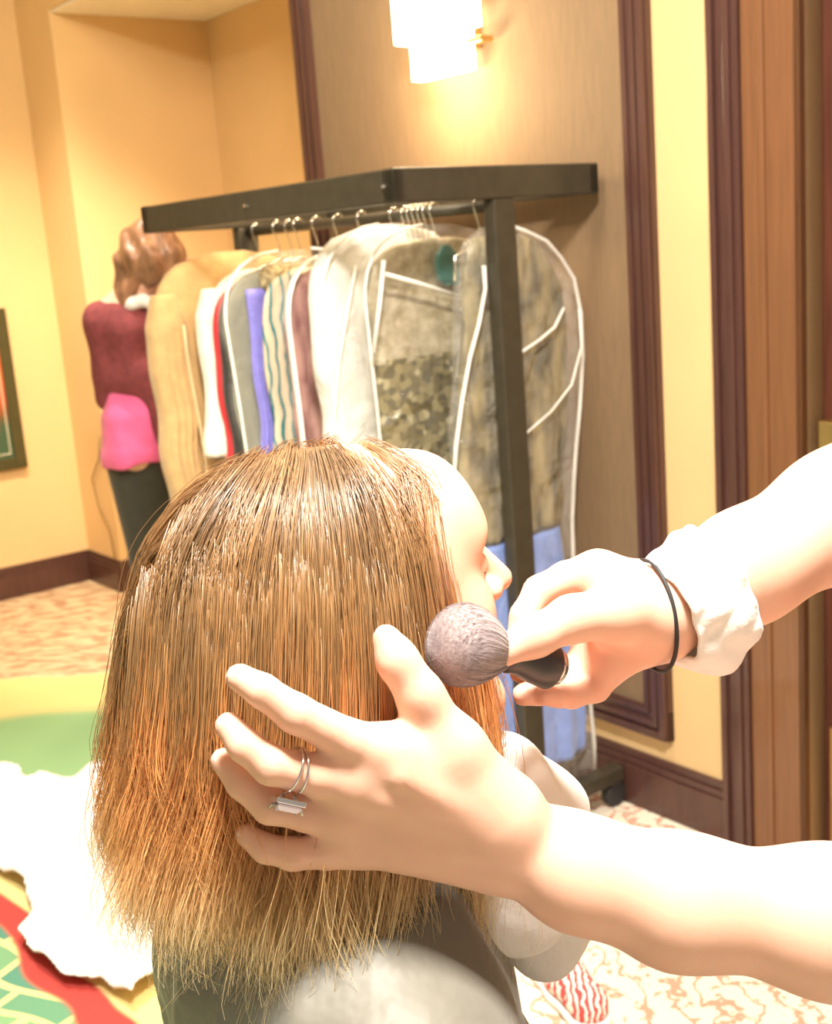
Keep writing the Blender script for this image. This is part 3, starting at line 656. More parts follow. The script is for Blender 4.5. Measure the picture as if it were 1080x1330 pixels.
# ================================================================== SEATED PERSON (long two-tone hair)
HC = P(456, 768, 0.80)
yaw, pit = math.radians(25), math.radians(8)
Fh = np.array([math.cos(yaw) * math.cos(pit), math.sin(yaw) * math.cos(pit), math.sin(pit)])
Rh = np.array([math.sin(yaw), -math.cos(yaw), 0.0]); Uh = np.cross(Rh, Fh)
HB = np.array([Fh, Rh, Uh])                                # rows: forward, right, up
def H(f, r, u): return HC + Fh * f + Rh * r + Uh * u
Fb = np.array([math.cos(yaw), math.sin(yaw), 0]); Rb = Rh
def B(f, r, z): return np.array([HC[0], HC[1], 0]) + Fb * f + Rb * r + Za * z
def hel(f, r, u, rad, **k): return el(H(f, r, u), rad, R=HB, **k)
NB = HC[2] - 0.205                                         # neck base height
client = empty('person', tuple(B(-0.06, 0, 0.0)), 'seated person with long brown to blonde hair, in a grey cape, having makeup brushed on', 'person')
head = [hel(-0.008, 0, 0.020, (.098, .076, .082)), hel(.036, 0, -.03, (.056, .058, .080), k=.03),
        rc(H(-.005, .045, -.055), H(.07, .012, -.105), .020, .018, .02), rc(H(-.005, -.045, -.055), H(.07, -.012, -.105), .020, .018, .02),
        rc(H(.072, -.008, -.106), H(.072, .008, -.106), .017, .017, .015),
        hel(.055, .036, -.032, (.026, .024, .026), k=.02), hel(.055, -.036, -.032, (.026, .024, .026), k=.02),
        rc(H(.074, -.032, .022), H(.074, .032, .022), .012, .012, .02), hel(.070, 0, .042, (.02, .045, .032), k=.03),
        hel(.100, .032, .002, (.020, .020, .013), op='-', k=.014), hel(.100, -.032, .002, (.020, .020, .013), op='-', k=.014),
        hel(.076, .031, .000, (.0135, .014, .0125), k=.004), hel(.076, -.031, .000, (.0135, .014, .0125), k=.004),
        rc(H(.088, 0, .012), H(.112, 0, -.028), .007, .010, .01), hel(.098, .011, -.031, (.010, .008, .008), k=.006), hel(.098, -.011, -.031, (.010, .008, .008), k=.006),
        hel(.089, 0, -.060, (.012, .023, .0065), k=.006), hel(.087, 0, -.072, (.012, .019, .0075), k=.006),
        hel(-.005, .074, -.012, (.018, .007, .031), k=.006), hel(-.005, -.074, -.012, (.018, .007, .031), k=.006)]
body = head + [rc(H(-.015, 0, -.06), B(-.055, 0, NB), .050, .056, .03),
        rc(B(-.06, -.01, NB - .015), B(-.05, .135, NB - .06), .048, .050, .05), rc(B(-.06, .01, NB - .015), B(-.05, -.135, NB - .06), .048, .050, .05),
        rc(B(-.045, 0, NB - .08), B(-.02, 0, NB - .32), .102, .096, .06), rc(B(-.04, 0.04, NB - .30), B(-.04, .07, .46), .10, .11, .06), rc(B(-.04, -0.04, NB - .30), B(-.04, -.07, .46), .10, .11, .06)]
ELZ = NB - .33
for s in (1, -1):
    body += [rc(B(-.05, .145 * s, NB - .06), B(-.0, .17 * s, ELZ), .044, .036, .03), rc(B(-.0, .17 * s, ELZ), B(.19, .12 * s, .535), .036, .026, .015),
             rc(B(-.03, .085 * s, .44), B(.40, .10 * s, .44), .078, .056, .04), rc(B(.40, .10 * s, .44), B(.42, .10 * s, .10), .052, .034, .02),
             rc(B(.40, .10 * s, .045), B(.56, .12 * s, .035), .036, .028, .02)]
    for j in range(4):                                      # fingers resting on the thighs, under the cape
        body += chain([B(.21, (.12 - .02 + .013 * j) * s, .535), B(.27, (.10 + .016 * j - .012) * s, .53), B(.30 + .004 * (1 - abs(j - 1.5)), (.10 + .017 * j - .014) * s, .515)], [.011, .009, .0075], .004, .012)
    body += chain([B(.20, (.10) * s, .53), B(.235, (.075) * s, .53), B(.26, .066 * s, .52)], [.013, .0105, .009], .005, .012)
skin_o = sobj('body', body, 0.0030, M['skin_face'], client)
# closed eye lashes and brow
def hcurve(name, pts, r, m, par): MB().tube([H(*p) for p in pts], r, 6).build(name, m, par, True)
dk = mat('dark_brown_lash', (0.06, 0.03, 0.02), 0.6, noise=.1)
for s in (1, -1):
    hcurve('eyelashes', [(.0855 - .006 * abs(x) ** 2, s * (.031 + .013 * x), -.0065 + .003 * x * x) for x in np.linspace(-1, 1, 7)], .0011, dk, client)
    hcurve('eyebrow', [(.0905 - .012 * max(0, x + .2) ** 1.5, s * (.030 + .018 * x), .0235 + .002 * (1 - x * x)) for x in np.linspace(-1, 1, 7)], [.0008, .0018, .0022, .0022, .002, .0016, .0006], mat('brown_brow', (.16, .08, .04), .8, noise=.1), client)
lipm = mat('rose_lips', (.66, .26, .24), .35, sss=.2, noise=.03)
sobj('lips', [hel(.0905, 0, -.0605, (.0115, .021, .0055), k=.004), hel(.0885, 0, -.071, (.0115, .018, .0065), k=.002)], .0015, lipm, client, label='rose lips')
# trousers and shoes under the cape
sobj('trousers', [rc(B(-.04, -.05, .45), B(-.04, .05, .45), .118, .118, .03)] + [x for s in (1, -1) for x in (rc(B(-.03, .085 * s, .44), B(.40, .10 * s, .44), .084, .062, .04), rc(B(.40, .10 * s, .44), B(.42, .10 * s, .12), .060, .048, .02))], .006, fab('dark_denim', (.05, .06, .09)), client)
for s in (1, -1):
    sobj('shoe', [rc(B(.39, .10 * s, .05), B(.57, .12 * s, .042), .046, .036, .02), half(B(.4, 0, .004), (0, 0, -1), .004)], .005, mat('red_white_canvas', (0.72, 0.08, 0.07), .8, col2=(.9, .86, .8), nscale=55, stretch=(1, .3, 1)), client, label='red and white patterned shoe')
# grey cape
def capewarp(q):
    l = q - B(0, 0, 0); a = np.arctan2(l @ Rb, l @ Fb + .06); dz = np.clip((NB - q[..., 2]) / .3, 0, 1)
    return (np.abs(np.sin(a * 5 + q[..., 2] * 14 + 1.5 * np.sin(q[..., 0] * 22))) * .016 - .008 + np.sin(a * 11 - q[..., 2] * 19) * .004) * np.clip(dz + .35, 0, 1) + .0015 * np.sin(q[..., 0] * 60) * np.sin(q[..., 2] * 50 + q[..., 1] * 40)
capem = mat('grey_cape_satin', (0.17, 0.16, 0.13), 0.55, noise=0.06, nscale=8, bump=1.0, bscale=11, sheen=.3)
cp = [rc(B(-.05, 0, NB - .01), B(-.05, .14, NB - .06), .060, .062, .05), rc(B(-.05, 0, NB - .01), B(-.05, -.14, NB - .06), .060, .062, .05),
      rc(B(-.04, 0, NB - .06), B(-.0, 0, NB - .32), .118, .14, .08), rc(B(-.04, .045, NB - .28), B(-.045, .075, .46), .135, .145, .06), rc(B(-.04, -.045, NB - .28), B(-.045, -.075, .46), .135, .145, .06), rc(B(-.05, .15, NB - .08), B(.0, .175, NB - .36), .058, .060, .05), rc(B(-.05, -.15, NB - .08), B(.0, -.175, NB - .36), .058, .060, .05),
      rc(B(-.02, .10, .50), B(.36, .11, .46), .13, .085, .08), rc(B(-.02, -.10, .50), B(.36, -.11, .46), .13, .085, .08), rc(B(.2, -.1, .5), B(.2, .1, .5), .09, .09, .08),
      rc(H(-.015, 0, -.06), B(-.055, 0, NB + .02), .058, .064, .006, op='-'), half(B(0, 0, .40), (0, 0, -1), .01)]
sobj('cape', cp, .005, capem, client, warp=capewarp)
# white towel wrapped at the neck and over the chest
def twarp(q): return .004 * np.sin(q[..., 2] * 70 + q[..., 0] * 40) + .003 * np.sin(q[..., 1] * 90 - q[..., 2] * 30)
tw = []
ring = [B(-.055 + .088 * math.cos(a), .085 * math.sin(a), NB + .012 - .040 * math.cos(a)) for a in np.linspace(-2.4, 2.4, 15)]
tw += chain(ring, [.018] * 15, .012)
tw += [rc(P(655, 1000, .835), P(700, 1070, .86), .030, .032, .02), rc(P(700, 1070, .86), P(712, 1205, .86), .032, .036, .02), rc(P(640, 1100, .81), P(668, 1190, .81), .03, .034, .03), rc(P(600, 1100, .785), P(640, 1165, .79), .022, .03, .03)]
towel = sobj('neck_towel', tw, .004, M['white'], None, warp=twarp); tag(towel, 'white towel wrapped around the neck over the grey cape', 'towel')

# ---- hair: traced strands, brown at the root, orange gold to blonde at the tip
EC = np.array([-.024, 0, .010]); ER = np.array([.122, .086, .098])
def loc(q): return (q - HC) @ HB.T
G = 900; S = 28; STEP = 0.0150
roots = []; 
while len(roots) < G:
    a = rng.normal(size=3); a /= np.linalg.norm(a)
    f, r, u = a
    if u < -0.25 or f > .90 - .70 * abs(r) or (u < 0.30 and f > 0.34 - (0.3 - u) * 0.25): continue
    if r < 0 and rng.random() < 0.45: continue
    roots.append(a)
roots = np.array(roots); lay = rng.uniform(0.86, 1.0, G)
q = EC + roots * ER * lay[:, None]; side = np.where(q[:, 1] >= 0, 1.0, -1.0)
gl_ = HB @ np.array([0, 0, -1.0])                               # gravity in head coordinates
vel = np.zeros_like(q); vel[:, 1] = side * .8; vel[:, 0] = -0.15; vel[:, 2] = .3
back = np.clip((-.02 - q[:, 0]) / .09, 0, 1); tr = [q.copy()]
spread = rng.normal(0, .028, (G, 3))
for i in range(S - 1):
    drift = np.zeros_like(q); drift[:, 0] = -.17 * np.clip((.05 - q[:, 0]) / .12, 0, 1) ; drift[:, 1] = .04 * side
    vel = vel * .45 + (gl_ + drift + spread * min(1, i / 8)) * .55
    vel /= np.linalg.norm(vel, axis=1)[:, None]
    q = q + vel * STEP
    for it in range(2):
        w_ = (q - EC) / ER; n = np.linalg.norm(w_, axis=1); inn = n < lay
        q[inn] = (EC + ER * (w_ / n[:, None] * lay[:, None]))[inn]
    d = q - tr[-1]; vel = d / (np.linalg.norm(d, axis=1)[:, None] + 1e-9)
    tr.append(q.copy())
tr = np.stack(tr, 1)                                            # G,S,3 head coords
# face stays free: nothing in front of the curtain line on the visible side
lim = .096 - 1.08 * np.abs(tr[..., 1]) + .003 * rng.normal(size=(G, 1)); side_f = tr[..., 0]
tr[..., 0] = np.where((side_f > lim) & (np.arange(S) > 1), lim + (side_f - lim) * .15, side_f)
trw = HC + tr @ HB                                             # trimmed to a slanting hem
zend = CAMH - .482 + np.clip((-tr[..., 0] - .08) / .07, 0, 1) * .105 + np.clip((tr[..., 0] - .0) / .05, 0, 1) * .02 + rng.normal(0, .016, (G, 1))
below = trw[..., 2] < zend; cut = np.where(below.any(1), below.argmax(1), S - 1) / (S - 1)
def make_strands(tr, kids, rad, seed, spread0=.0030, spread1=.0075, curl=.004, lenr=(.9, 1.03), cut=cut):
    r_ = np.random.default_rng(seed); G, S, _ = tr.shape; Nn = G * kids; T_ = np.linspace(0, 1, S)
    base = np.repeat(tr, kids, 0); offd = r_.normal(size=(Nn, 1, 3)); 
    amp = (spread0 + (spread1 - spread0) * np.sin(np.clip(T_ * 1.0, 0, 1) * 2.6) ** 1)[None, :, None]
    base = base + offd * amp
    ph = r_.uniform(0, 6.28, (Nn, 1)); fr = r_.uniform(5, 11, (Nn, 1)); ax = r_.normal(size=(Nn, 1, 3))
    base = base + (np.sin(ph + fr * T_[None] * 2)[..., None] * ax) * (curl * (T_ ** 2))[None, :, None]
    gph = np.repeat(r_.uniform(0, 6.28, (G, 1)), kids, 0); tc_ = (T_[None] / np.repeat(cut, kids)[:, None]).clip(0, 1.1); base[..., 0] += .020 * np.sin(gph + tc_ * 10) * tc_ ** 3; base[..., 1] += .013 * np.cos(gph * 2 + tc_ * 9) * tc_ ** 3
    L_ = np.minimum(r_.uniform(*lenr, Nn) * np.repeat(cut, kids), 1.0); tt = T_[None] * L_[:, None] * (S - 1)
    i0 = np.minimum(tt.astype(int), S - 2); fr_ = (tt - i0)[..., None]; ar = np.arange(Nn)[:, None]
    base = base[ar, i0] * (1 - fr_) + base[ar, i0 + 1] * fr_
    # keep children outside the scalp
    w_ = (base - EC) / ER; n = np.linalg.norm(w_, axis=-1, keepdims=True); base = np.where(n < .86, EC + ER * w_ / np.maximum(n, 1e-6) * .86, base)
    Wd = HC + base @ HB
    tan = np.gradient(Wd, axis=1); tan /= np.linalg.norm(tan, axis=-1, keepdims=True) + 1e-9
    ref = r_.normal(size=(Nn, 1, 3)); u = np.cross(tan, ref); u /= np.linalg.norm(u, axis=-1, keepdims=True) + 1e-9; v = np.cross(tan, u)
    rr_ = rad * (1 - .75 * T_ ** 3)[None, :, None] * r_.uniform(.7, 1.3, (Nn, 1, 1)); K = 3; ringv = []
    for k in range(K): a = 2 * math.pi * k / K; ringv.append(Wd + rr_ * (math.cos(a) * u + math.sin(a) * v))
    V = np.stack(ringv, 2).reshape(-1, 3)                      # (Nn,S,K)
    b0 = (np.arange(Nn)[:, None] * S + np.arange(S - 1)[None]) * K; F = []
    for k in range(K): F.append(np.stack([b0 + k, b0 + (k + 1) % K, b0 + K + (k + 1) % K, b0 + K + k], -1).reshape(-1, 4))
    att = np.clip((HC[2] + .11 - V[:, 2]) / .34, 0, 1); rnd = np.broadcast_to((np.repeat(r_.random(G), kids) * .75 + r_.random(Nn) * .25)[:, None, None], (Nn, S, K)).ravel()
    return V, np.concatenate(F), att, rnd
def hair_mat(name, stops):
    m, nt, b = base_mat(name); L = nt.links.new
    a1 = N(nt, 'ShaderNodeAttribute'); a1.attribute_name = 'along'; a2 = N(nt, 'ShaderNodeAttribute'); a2.attribute_name = 'strand'
    ad = N(nt, 'ShaderNodeMath', operation='MULTIPLY_ADD'); L(a2.outputs['Fac'], ad.inputs[0]); ad.inputs[1].default_value = .26; L(a1.outputs['Fac'], ad.inputs[2])
    r = ramp(nt, stops); L(ad.outputs[0], r.inputs[0])
    hs = N(nt, 'ShaderNodeHueSaturation'); mr = N(nt, 'ShaderNodeMapRange'); L(a2.outputs['Fac'], mr.inputs[0]); mr.inputs[3].default_value = .72; mr.inputs[4].default_value = 1.3
    L(mr.outputs[0], hs.inputs['Value']); L(r.outputs[0], hs.inputs['Color']); L(hs.outputs[0], b.inputs['Base Color'])
    b.inputs['Roughness'].default_value = .36; b.inputs['Specular IOR Level'].default_value = 1.0; b.inputs['Coat Weight'].default_value = 1.0; b.inputs['Coat Roughness'].default_value = .3; b.inputs['Coat IOR'].default_value = 1.6
    tl = N(nt, 'ShaderNodeBsdfTranslucent'); L(hs.outputs[0], tl.inputs[0]); mx = N(nt, 'ShaderNodeMixShader'); mx.inputs[0].default_value = .42
    L(b.outputs[0], mx.inputs[1]); L(tl.outputs[0], mx.inputs[2]); L(mx.outputs[0], nt.nodes['Material Output'].inputs[0])
    return m
hairm = hair_mat('ombre_hair', [(0.0, (0.46, 0.285, 0.155)), (0.48, (0.58, 0.33, 0.125)), (0.68, (0.92, 0.48, 0.16)), (0.84, (1.0, 0.66, 0.27)), (0.98, (1.0, 0.86, 0.55))])
def strand_obj(name, data, m, parent):
    V, F, att, rnd = data; o = mesh(name, V, F, m, parent, True)
    for n_, a_ in (('along', att), ('strand', rnd)):
        at = o.data.attributes.new(n_, 'FLOAT', 'POINT'); at.data.foreach_set('value', a_.astype(np.float32))
    return o
hair = strand_obj('hair', make_strands(tr, 34, .00028, 1), hairm, client); hair['label'] = 'long hair, brown at the roots and orange blonde at the ends'
fi = rng.choice(G, 90, False); fly = strand_obj('stray_hair', make_strands(tr[fi], 2, .00020, 4, .006, .014, .010, cut=cut[fi]), hairm, hair)
# inner mass under the strands
base_p = [el(H(*EC), ER * .965, R=HB), rc(H(-.045, .005, -.02), H(-.07, .01, -.02) + Za * -.12, .065, .055, .05), rc(H(-.02, .030, 0), H(-.03, .03, 0) + Za * -.14, .045, .03, .03),
          half(H(.030, 0, 0), Fh + .45 * Rh, .01, op='-')]
V, F = sdf_mesh(base_p, .005); und = mesh('hair_underlayer', V, F, hairm, hair, True)
lz = np.clip((HC[2] + .10 - V[:, 2]) / .34, 0, 1) * .9
for n_, a_ in (('along', lz), ('strand', np.full(len(V), .15))):
    at = und.data.attributes.new(n_, 'FLOAT', 'POINT'); at.data.foreach_set('value', a_.astype(np.float32))

# chair under the person
ch = empty('salon_chair', tuple(B(-.02, 0, 0)), 'plain dark chair the caped person sits on', 'chair')
dkp = mat('black_vinyl_seat', (.04, .04, .04), .5, noise=.1)
MB().obox(B(.02, 0, .300), Fb, Rb, Za, .20, .19, .028).build('seat', dkp, ch, bev=.012)
for a in (-.15, .19):
    for b_ in (-.16, .16): MB().tube([B(a, b_, 0.0), B(a, b_, .275)], .013, 12).build('leg', M['rack'], ch, True)

# ================================================================== MAKEUP ARTIST
art = empty('person', tuple(P(1500, 1200, .78) * [1, 1, 0]), 'makeup artist reaching in from the right with both arms, ring on one hand', 'person')
def Q(x, y, Y): return P(x, y, Y)
LHY = 0.685
wrL = Q(650, 1083, .690)
fore = [Q(1080, 1197, .70), Q(880, 1170, .695), Q(750, 1133, .692), wrL]
elL = Q(1330, 1215, .71)
pr = []
SHX = elL[0] + .16
shL = np.array([SHX, .62, 1.36]); shR = np.array([SHX + .02, .98, 1.36])
pr += [rc(elL, fore[0], .050, .043, .02), rc(fore[0], fore[1], .042, .0365, .03), rc(fore[1], fore[2], .0365, .030, .03), rc(fore[2], wrL, .030, .0262, .03)]
pr += [rc(shL, elL, .055, .045, .03)]
# palm: metacarpals
mcp = {'i': Q(508, 977, .664), 'm': Q(468, 1014, .662), 'r': Q(448, 1058, .666), 'p': Q(462, 1094, .672)}
rr4 = {'i': .0150, 'm': .0150, 'r': .0145, 'p': .0135}
for k_, off_ in (('i', (8, -22)), ('m', (5, -5)), ('r', (2, 14)), ('p', (2, 30))):
    pr.append(rc(Q(640 + off_[0], 1083 + off_[1], .686), mcp[k_], .020, rr4[k_], .016))
pr.append(rc(Q(655, 1060, .686), Q(545, 990, .672), .021, .017, .016))
hand_k = .0035
fingersL = {
 'i': ([mcp['i'], Q(455, 962, .656), Q(384, 927, .646), Q(340, 897, .645), Q(311, 880, .650)], [.0148, .0120, .0110, .0094, .0080]),
 'm': ([mcp['m'], Q(410, 1007, .652), Q(352, 994, .642), Q(317, 968, .642), Q(297, 943, .648)], [.0146, .0118, .0110, .0094, .0080]),
 'r': ([mcp['r'], Q(400, 1056, .660), Q(350, 1047, .654), Q(314, 1018, .656), Q(290, 988, .661)], [.0138, .0110, .0102, .0088, .0076]),
 'p': ([mcp['p'], Q(425, 1106, .664), Q(380, 1109, .657), Q(345, 1102, .656), Q(320, 1084, .661)], [.0125, .0102, .0096, .0084, .0072])}
for k_, (p_, r_) in fingersL.items(): pr += chain(p_, r_, hand_k, .012)
thL = ([Q(640, 1050, .684), Q(592, 972, .676), Q(545, 902, .674), Q(516, 858, .676), Q(501, 828, .680)], [.026, .0165, .0118, .0104, .0078])
pr += chain(*thL, .012)
pr += [rc(Q(620, 1062, .664), Q(520, 1010, .650), .003, .004, .012), rc(Q(618, 1078, .665), Q(500, 1040, .652), .003, .003, .012)]
# right arm and brush hand
RY = .80
wrR = Q(868, 792, .775)
foreR = [Q(1090, 668, .83), Q(965, 738, .80), wrR]
elR = Q(1330, 520, .90)
pr += [rc(elR, foreR[0], .050, .0425, .02), rc(foreR[0], foreR[1], .0425, .036, .02), rc(foreR[1], wrR, .036, .0275, .02), rc(shR, elR, .055, .046, .03)]
mR = {'i': Q(776, 745, .792), 'm': Q(772, 790, .800), 'r': Q(778, 830, .795), 'p': Q(792, 858, .782)}
for k_, o_ in (('i', -22), ('m', -6), ('r', 12), ('p', 26)): pr.append(rc(Q(852, 792 + o_, .778), mR[k_], .020, .0145, .016))
pr.append(rc(Q(850, 800, .770), Q(800, 800, .768), .022, .020, .016))
fR = {
 'i': ([mR['i'], Q(735, 752, .792), Q(700, 768, .782), Q(680, 800, .770), Q(672, 832, .762)], [.0145, .0118, .0105, .0092, .008]),
 'm': ([mR['m'], Q(735, 800, .808), Q(698, 822, .800), Q(680, 850, .786), Q(676, 872, .776)], [.0140, .0118, .0105, .0092, .008]),
 'r': ([mR['r'], Q(752, 868, .790), Q(722, 890, .776), Q(700, 898, .766), Q(680, 902, .760)], [.0135, .0115, .0102, .009, .0078]),
 'p': ([mR['p'], Q(772, 892, .778), Q(742, 902, .768), Q(725, 903, .760), Q(708, 903, .756)], [.0125, .0105, .0092, .008, .007])}
for k_, (p_, r_) in fR.items(): pr += chain(p_, r_, hand_k, .010)
thR = ([Q(850, 800, .765), Q(800, 795, .748), Q(742, 804, .733), Q(694, 826, .722), Q(656, 846, .714)], [.021, .0185, .0135, .0118, .0094])
pr += chain(*thR, .010)
# torso, head and legs of the artist, standing beyond the right edge
ax_ = SHX + .05; ay_ = (shL[1] + shR[1]) / 2
def A(x, y, z): return np.array([ax_ + x, ay_ + y, z])
pr += [rc(shL, shR, .06, .06, .04), rc(A(.0, -.05, 1.25), A(.06, -.04, .98), .115, .11, .06), rc(A(.0, .05, 1.25), A(.06, .04, .98), .115, .11, .06), rc(A(-.01, 0, 1.42), A(-.05, 0, 1.52), .055, .05, .03),
       el(A(-.065, 0, 1.62), (.095, .077, .105), .02), el(A(-.10, 0, 1.565), (.05, .055, .07), .03), rc(A(-.158, 0, 1.61), A(-.175, 0, 1.58), .008, .011, .01),
       el(A(-.15, 0, 1.548), (.012, .022, .009), .006), el(A(-.065, .077, 1.60), (.018, .008, .03), .006), el(A(-.065, -.077, 1.60), (.018, .008, .03), .006),
       el(A(-.165, .032, 1.622), (.016, .016, .012), .012, op='-'), el(A(-.165, -.032, 1.622), (.016, .016, .012), .012, op='-'), el(A(-.144, .031, 1.62), (.013, .013, .012), .004), el(A(-.144, -.031, 1.62), (.013, .013, .012), .004)]
for s in (1, -1):
    pr += [rc(A(.06, .08 * s, .94), A(.05, .10 * s, .52), .095, .062, .05), rc(A(.05, .10 * s, .52), A(.07, .10 * s, .08), .058, .036, .02), rc(A(.07, .10 * s, .045), A(-.08, .12 * s, .03), .035, .026, .02)]
sobj('body', pr, .0026, M['skin'], art)
sobj('shirt', [rc(shL, shR, .072, .072, .04), rc(A(.0, -.05, 1.25), A(.06, -.04, .95), .128, .125, .06), rc(A(.0, .05, 1.25), A(.06, .04, .95), .128, .125, .06), rc(shL, shL * .55 + elL * .45, .068, .062, .03), rc(shR, shR * .55 + elR * .45, .068, .064, .03), half(A(0, 0, .86), (0, 0, -1), .01)], .006, fab('black_shirt_cotton', (.04, .04, .045)), art)
sobj('trousers', [rc(A(.06, -.04, .95), A(.06, .04, .95), .13, .13, .05)] + [x for s in (1, -1) for x in (rc(A(.06, .08 * s, .94), A(.05, .10 * s, .52), .103, .072, .05), rc(A(.05, .10 * s, .52), A(.07, .10 * s, .12), .07, .055, .02))], .006, fab('black_trouser_cotton', (.03, .03, .035)), art)
for s in (1, -1): sobj('shoe', [rc(A(.09, .10 * s, .045), A(-.10, .12 * s, .035), .044, .034, .02), half(A(0, 0, .004), (0, 0, -1), .004)], .006, M['rubber'], art)
sobj('hair', [el(A(-.035, 0, 1.65), (.105, .092, .10), .02), rc(A(.06, 0, 1.64), A(.11, 0, 1.42), .045, .03, .03), half(A(-.115, 0, 1.62), (-1, 0, .25), .01)], .005, mat('dark_brown_hair', (.06, .035, .02), .4, noise=.3, nscale=90, bump=.6, bscale=120, stretch=(1, 1, .2)), art)
# nails
def nail(base, tip, nrm, r, par):
    d = tip - base; d /= np.linalg.norm(d); n = nrm - d * (nrm @ d); n /= np.linalg.norm(n); s = np.cross(d, n); rings = []
    for t in np.linspace(-1, 1, 7):
        ring_ = []
        wv_ = (1 - abs(t) ** 3 * .35) * r * .72
        for a in np.linspace(-1, 1, 9): ring_.append(tip + d * (t * r * .75 - r * .1) + s * wv_ * math.sin(a * 1.1) + n * (r * 1.02 * math.cos(a * 1.1) - .0004 - .0012 * max(0, t) ** 2))
        rings.append(ring_)
    v, f = loft(rings, closed=False, cap=False); o = mesh('fingernail', v, f, M['nail'], par, True)
    m = o.modifiers.new('solid', 'SOLIDIFY'); m.thickness = .0005
for k_, (p_, r_) in fingersL.items(): nail(p_[-2], p_[-1], np.array([-.5, -.9, .35]), r_[-1], art)
nail(thL[0][-2], thL[0][-1], np.array([.5, -.7, .3]), thL[1][-1], art)
for k_, (p_, r_) in fR.items(): nail(p_[-2], p_[-1], np.array([-.6, .5, -.4]) if k_ in 'im' else np.array([-.4, .1, -.9]), r_[-1], art)
nail(thR[0][-2], thR[0][-1], np.array([0, -.6, .8]), thR[1][-1], art)
# ring with rectangular clear stone
rb = Q(383, 1001, .647); fd = Q(352, 994, .642) - Q(410, 1007, .652); fd /= np.linalg.norm(fd)
up = np.array([0, -.3, -1.0]); up -= fd * (up @ fd); up /= np.linalg.norm(up); sd_ = np.cross(fd, up)
rg = empty('finger_ring', tuple(rb), 'silver ring with a rectangular clear stone on the middle finger', 'ring')
silver = mat('polished_silver', (.72, .70, .72), .15, metal=1, noise=.02)
for da in (-.0022, .0022):
    MB().tube([rb + fd * da * (1 + .5 * math.cos(a)) + .0132 * (math.cos(a) * up + math.sin(a) * sd_) for a in np.linspace(0, 6.2832, 33)], .0008, 8, cap=False).build('band', silver, rg, True)
st = rb + up * .0205
MB().obox(st - up * .003, fd, sd_, up, .0092, .0062, .0016).build('setting', silver, rg, bev=.0006)
for s1 in (-1, 1):
    for s2 in (-1, 1): MB().tube([rb + up * .0125 + fd * .003 * s1, st + fd * .0085 * s1 + sd_ * .0055 * s2 + up * .003], .0007, 6).build('prong', silver, rg, True)
gm, nt, b = base_mat('clear_stone'); b.inputs['Base Color'].default_value = (.55, .53, .62, 1); b.inputs['Roughness'].default_value = .05; b.inputs['Metallic'].default_value = .6
sv, sf = loft([[st + fd * .008 * k * a + sd_ * .005 * k * b_ + up * z for a, b_ in ((-1, -1), (1, -1), (1, 1), (-1, 1))] for k, z in ((.5, -.0035), (1, 0), (.7, .0026))]); mesh('stone', sv, sf, gm, rg)
# white wrist wrap and black hair tie
fd2 = wrR - foreR[1]; fd2 /= np.linalg.norm(fd2); e1 = np.cross(fd2, Za); e1 /= np.linalg.norm(e1); e2 = np.cross(fd2, e1)
rings = []
for i, s in enumerate(np.linspace(0, 1, 26)):
    c = wrR * s + Q(928, 760, .793) * (1 - s) ; c = c + fd2 * (.004 * s); r0 = .041 + (.0335 - .041) * s; ring_ = []
    for k in range(56):
        a = 2 * math.pi * k / 56; sag = max(0, math.cos(a - math.pi * 0.0)) if e2[2] < 0 else max(0, math.cos(a - math.pi))
        low = max(0, (math.cos(a) * e2[2] * -1 + math.sin(a) * e1[2] * -1))
        rr = r0 * (1 + .05 * math.sin(5 * a + 6 * s) + .03 * math.sin(11 * a - 9 * s)) + .020 * low ** 2 * math.sin(s * math.pi) ** .6
        ring_.append(c + rr * (math.cos(a) * e2 + math.sin(a) * e1) + fd2 * .004 * math.sin(4 * a) * (1 - abs(2 * s - 1)))
    rings.append(ring_)
v, f = loft(rings, cap=False); wc = mesh('wrist_wrap', v, f, M['white'], None, True); m = wc.modifiers.new('solid', 'SOLIDIFY'); m.thickness = .0025
tag(wc, 'loose white cloth wrapped around the wrist of the brush hand', 'cuff')
c = Q(846, 800, .7735); ht = [c + (.0325 * (math.cos(a) * e2 * 1.12 + math.sin(a) * e1) ) + fd2 * .010 * math.cos(a + .4) for a in np.linspace(0, 6.2832, 49)]
o = MB().tube(ht, .0015, 8, cap=False).build('hair_tie', M['black'], None, True); tag(o, 'thin black elastic hair tie around the wrist', 'hair tie')

# ---- makeup brush
bc = Q(612, 840, .712); bh = Q(728, 868, .745); ad_ = bc - bh; ad_ /= np.linalg.norm(ad_)
brush = empty('makeup_brush', tuple(bc), 'large fluffy grey powder brush with a short black handle against the cheek', 'makeup brush')
a1 = np.cross(ad_, Za); a1 /= np.linalg.norm(a1); a2 = np.cross(ad_, a1)
fer = bc - ad_ * .026                                          # where the bristles leave the ferrule
def prof(t): return .0105 + (.0265 - .0105) * math.sin(min(t / .62, 1) * math.pi / 2) ** 1.1 if t < .62 else .0265 * math.sqrt(max(0, 1 - ((t - .62) / .40) ** 2))
rings = []
for t in np.linspace(0, 1.0, 30):
    rad_ = max(prof(t), .0006) * .96; rings.append([fer + ad_ * .052 * t + rad_ * (math.cos(a) * a1 + math.sin(a) * a2) for a in np.linspace(0, 2 * math.pi, 48, endpoint=False)])
bm_, nt, b = base_mat('grey_pink_bristles'); b.inputs['Roughness'].default_value = .7; b.inputs['Sheen Weight'].default_value = .5
tc = N(nt, 'ShaderNodeTexCoord'); nn = N(nt, 'ShaderNodeTexNoise'); nn.inputs['Scale'].default_value = 400; nn.inputs['Detail'].default_value = 3; nt.links.new(tc.outputs['Object'], nn.inputs[0])
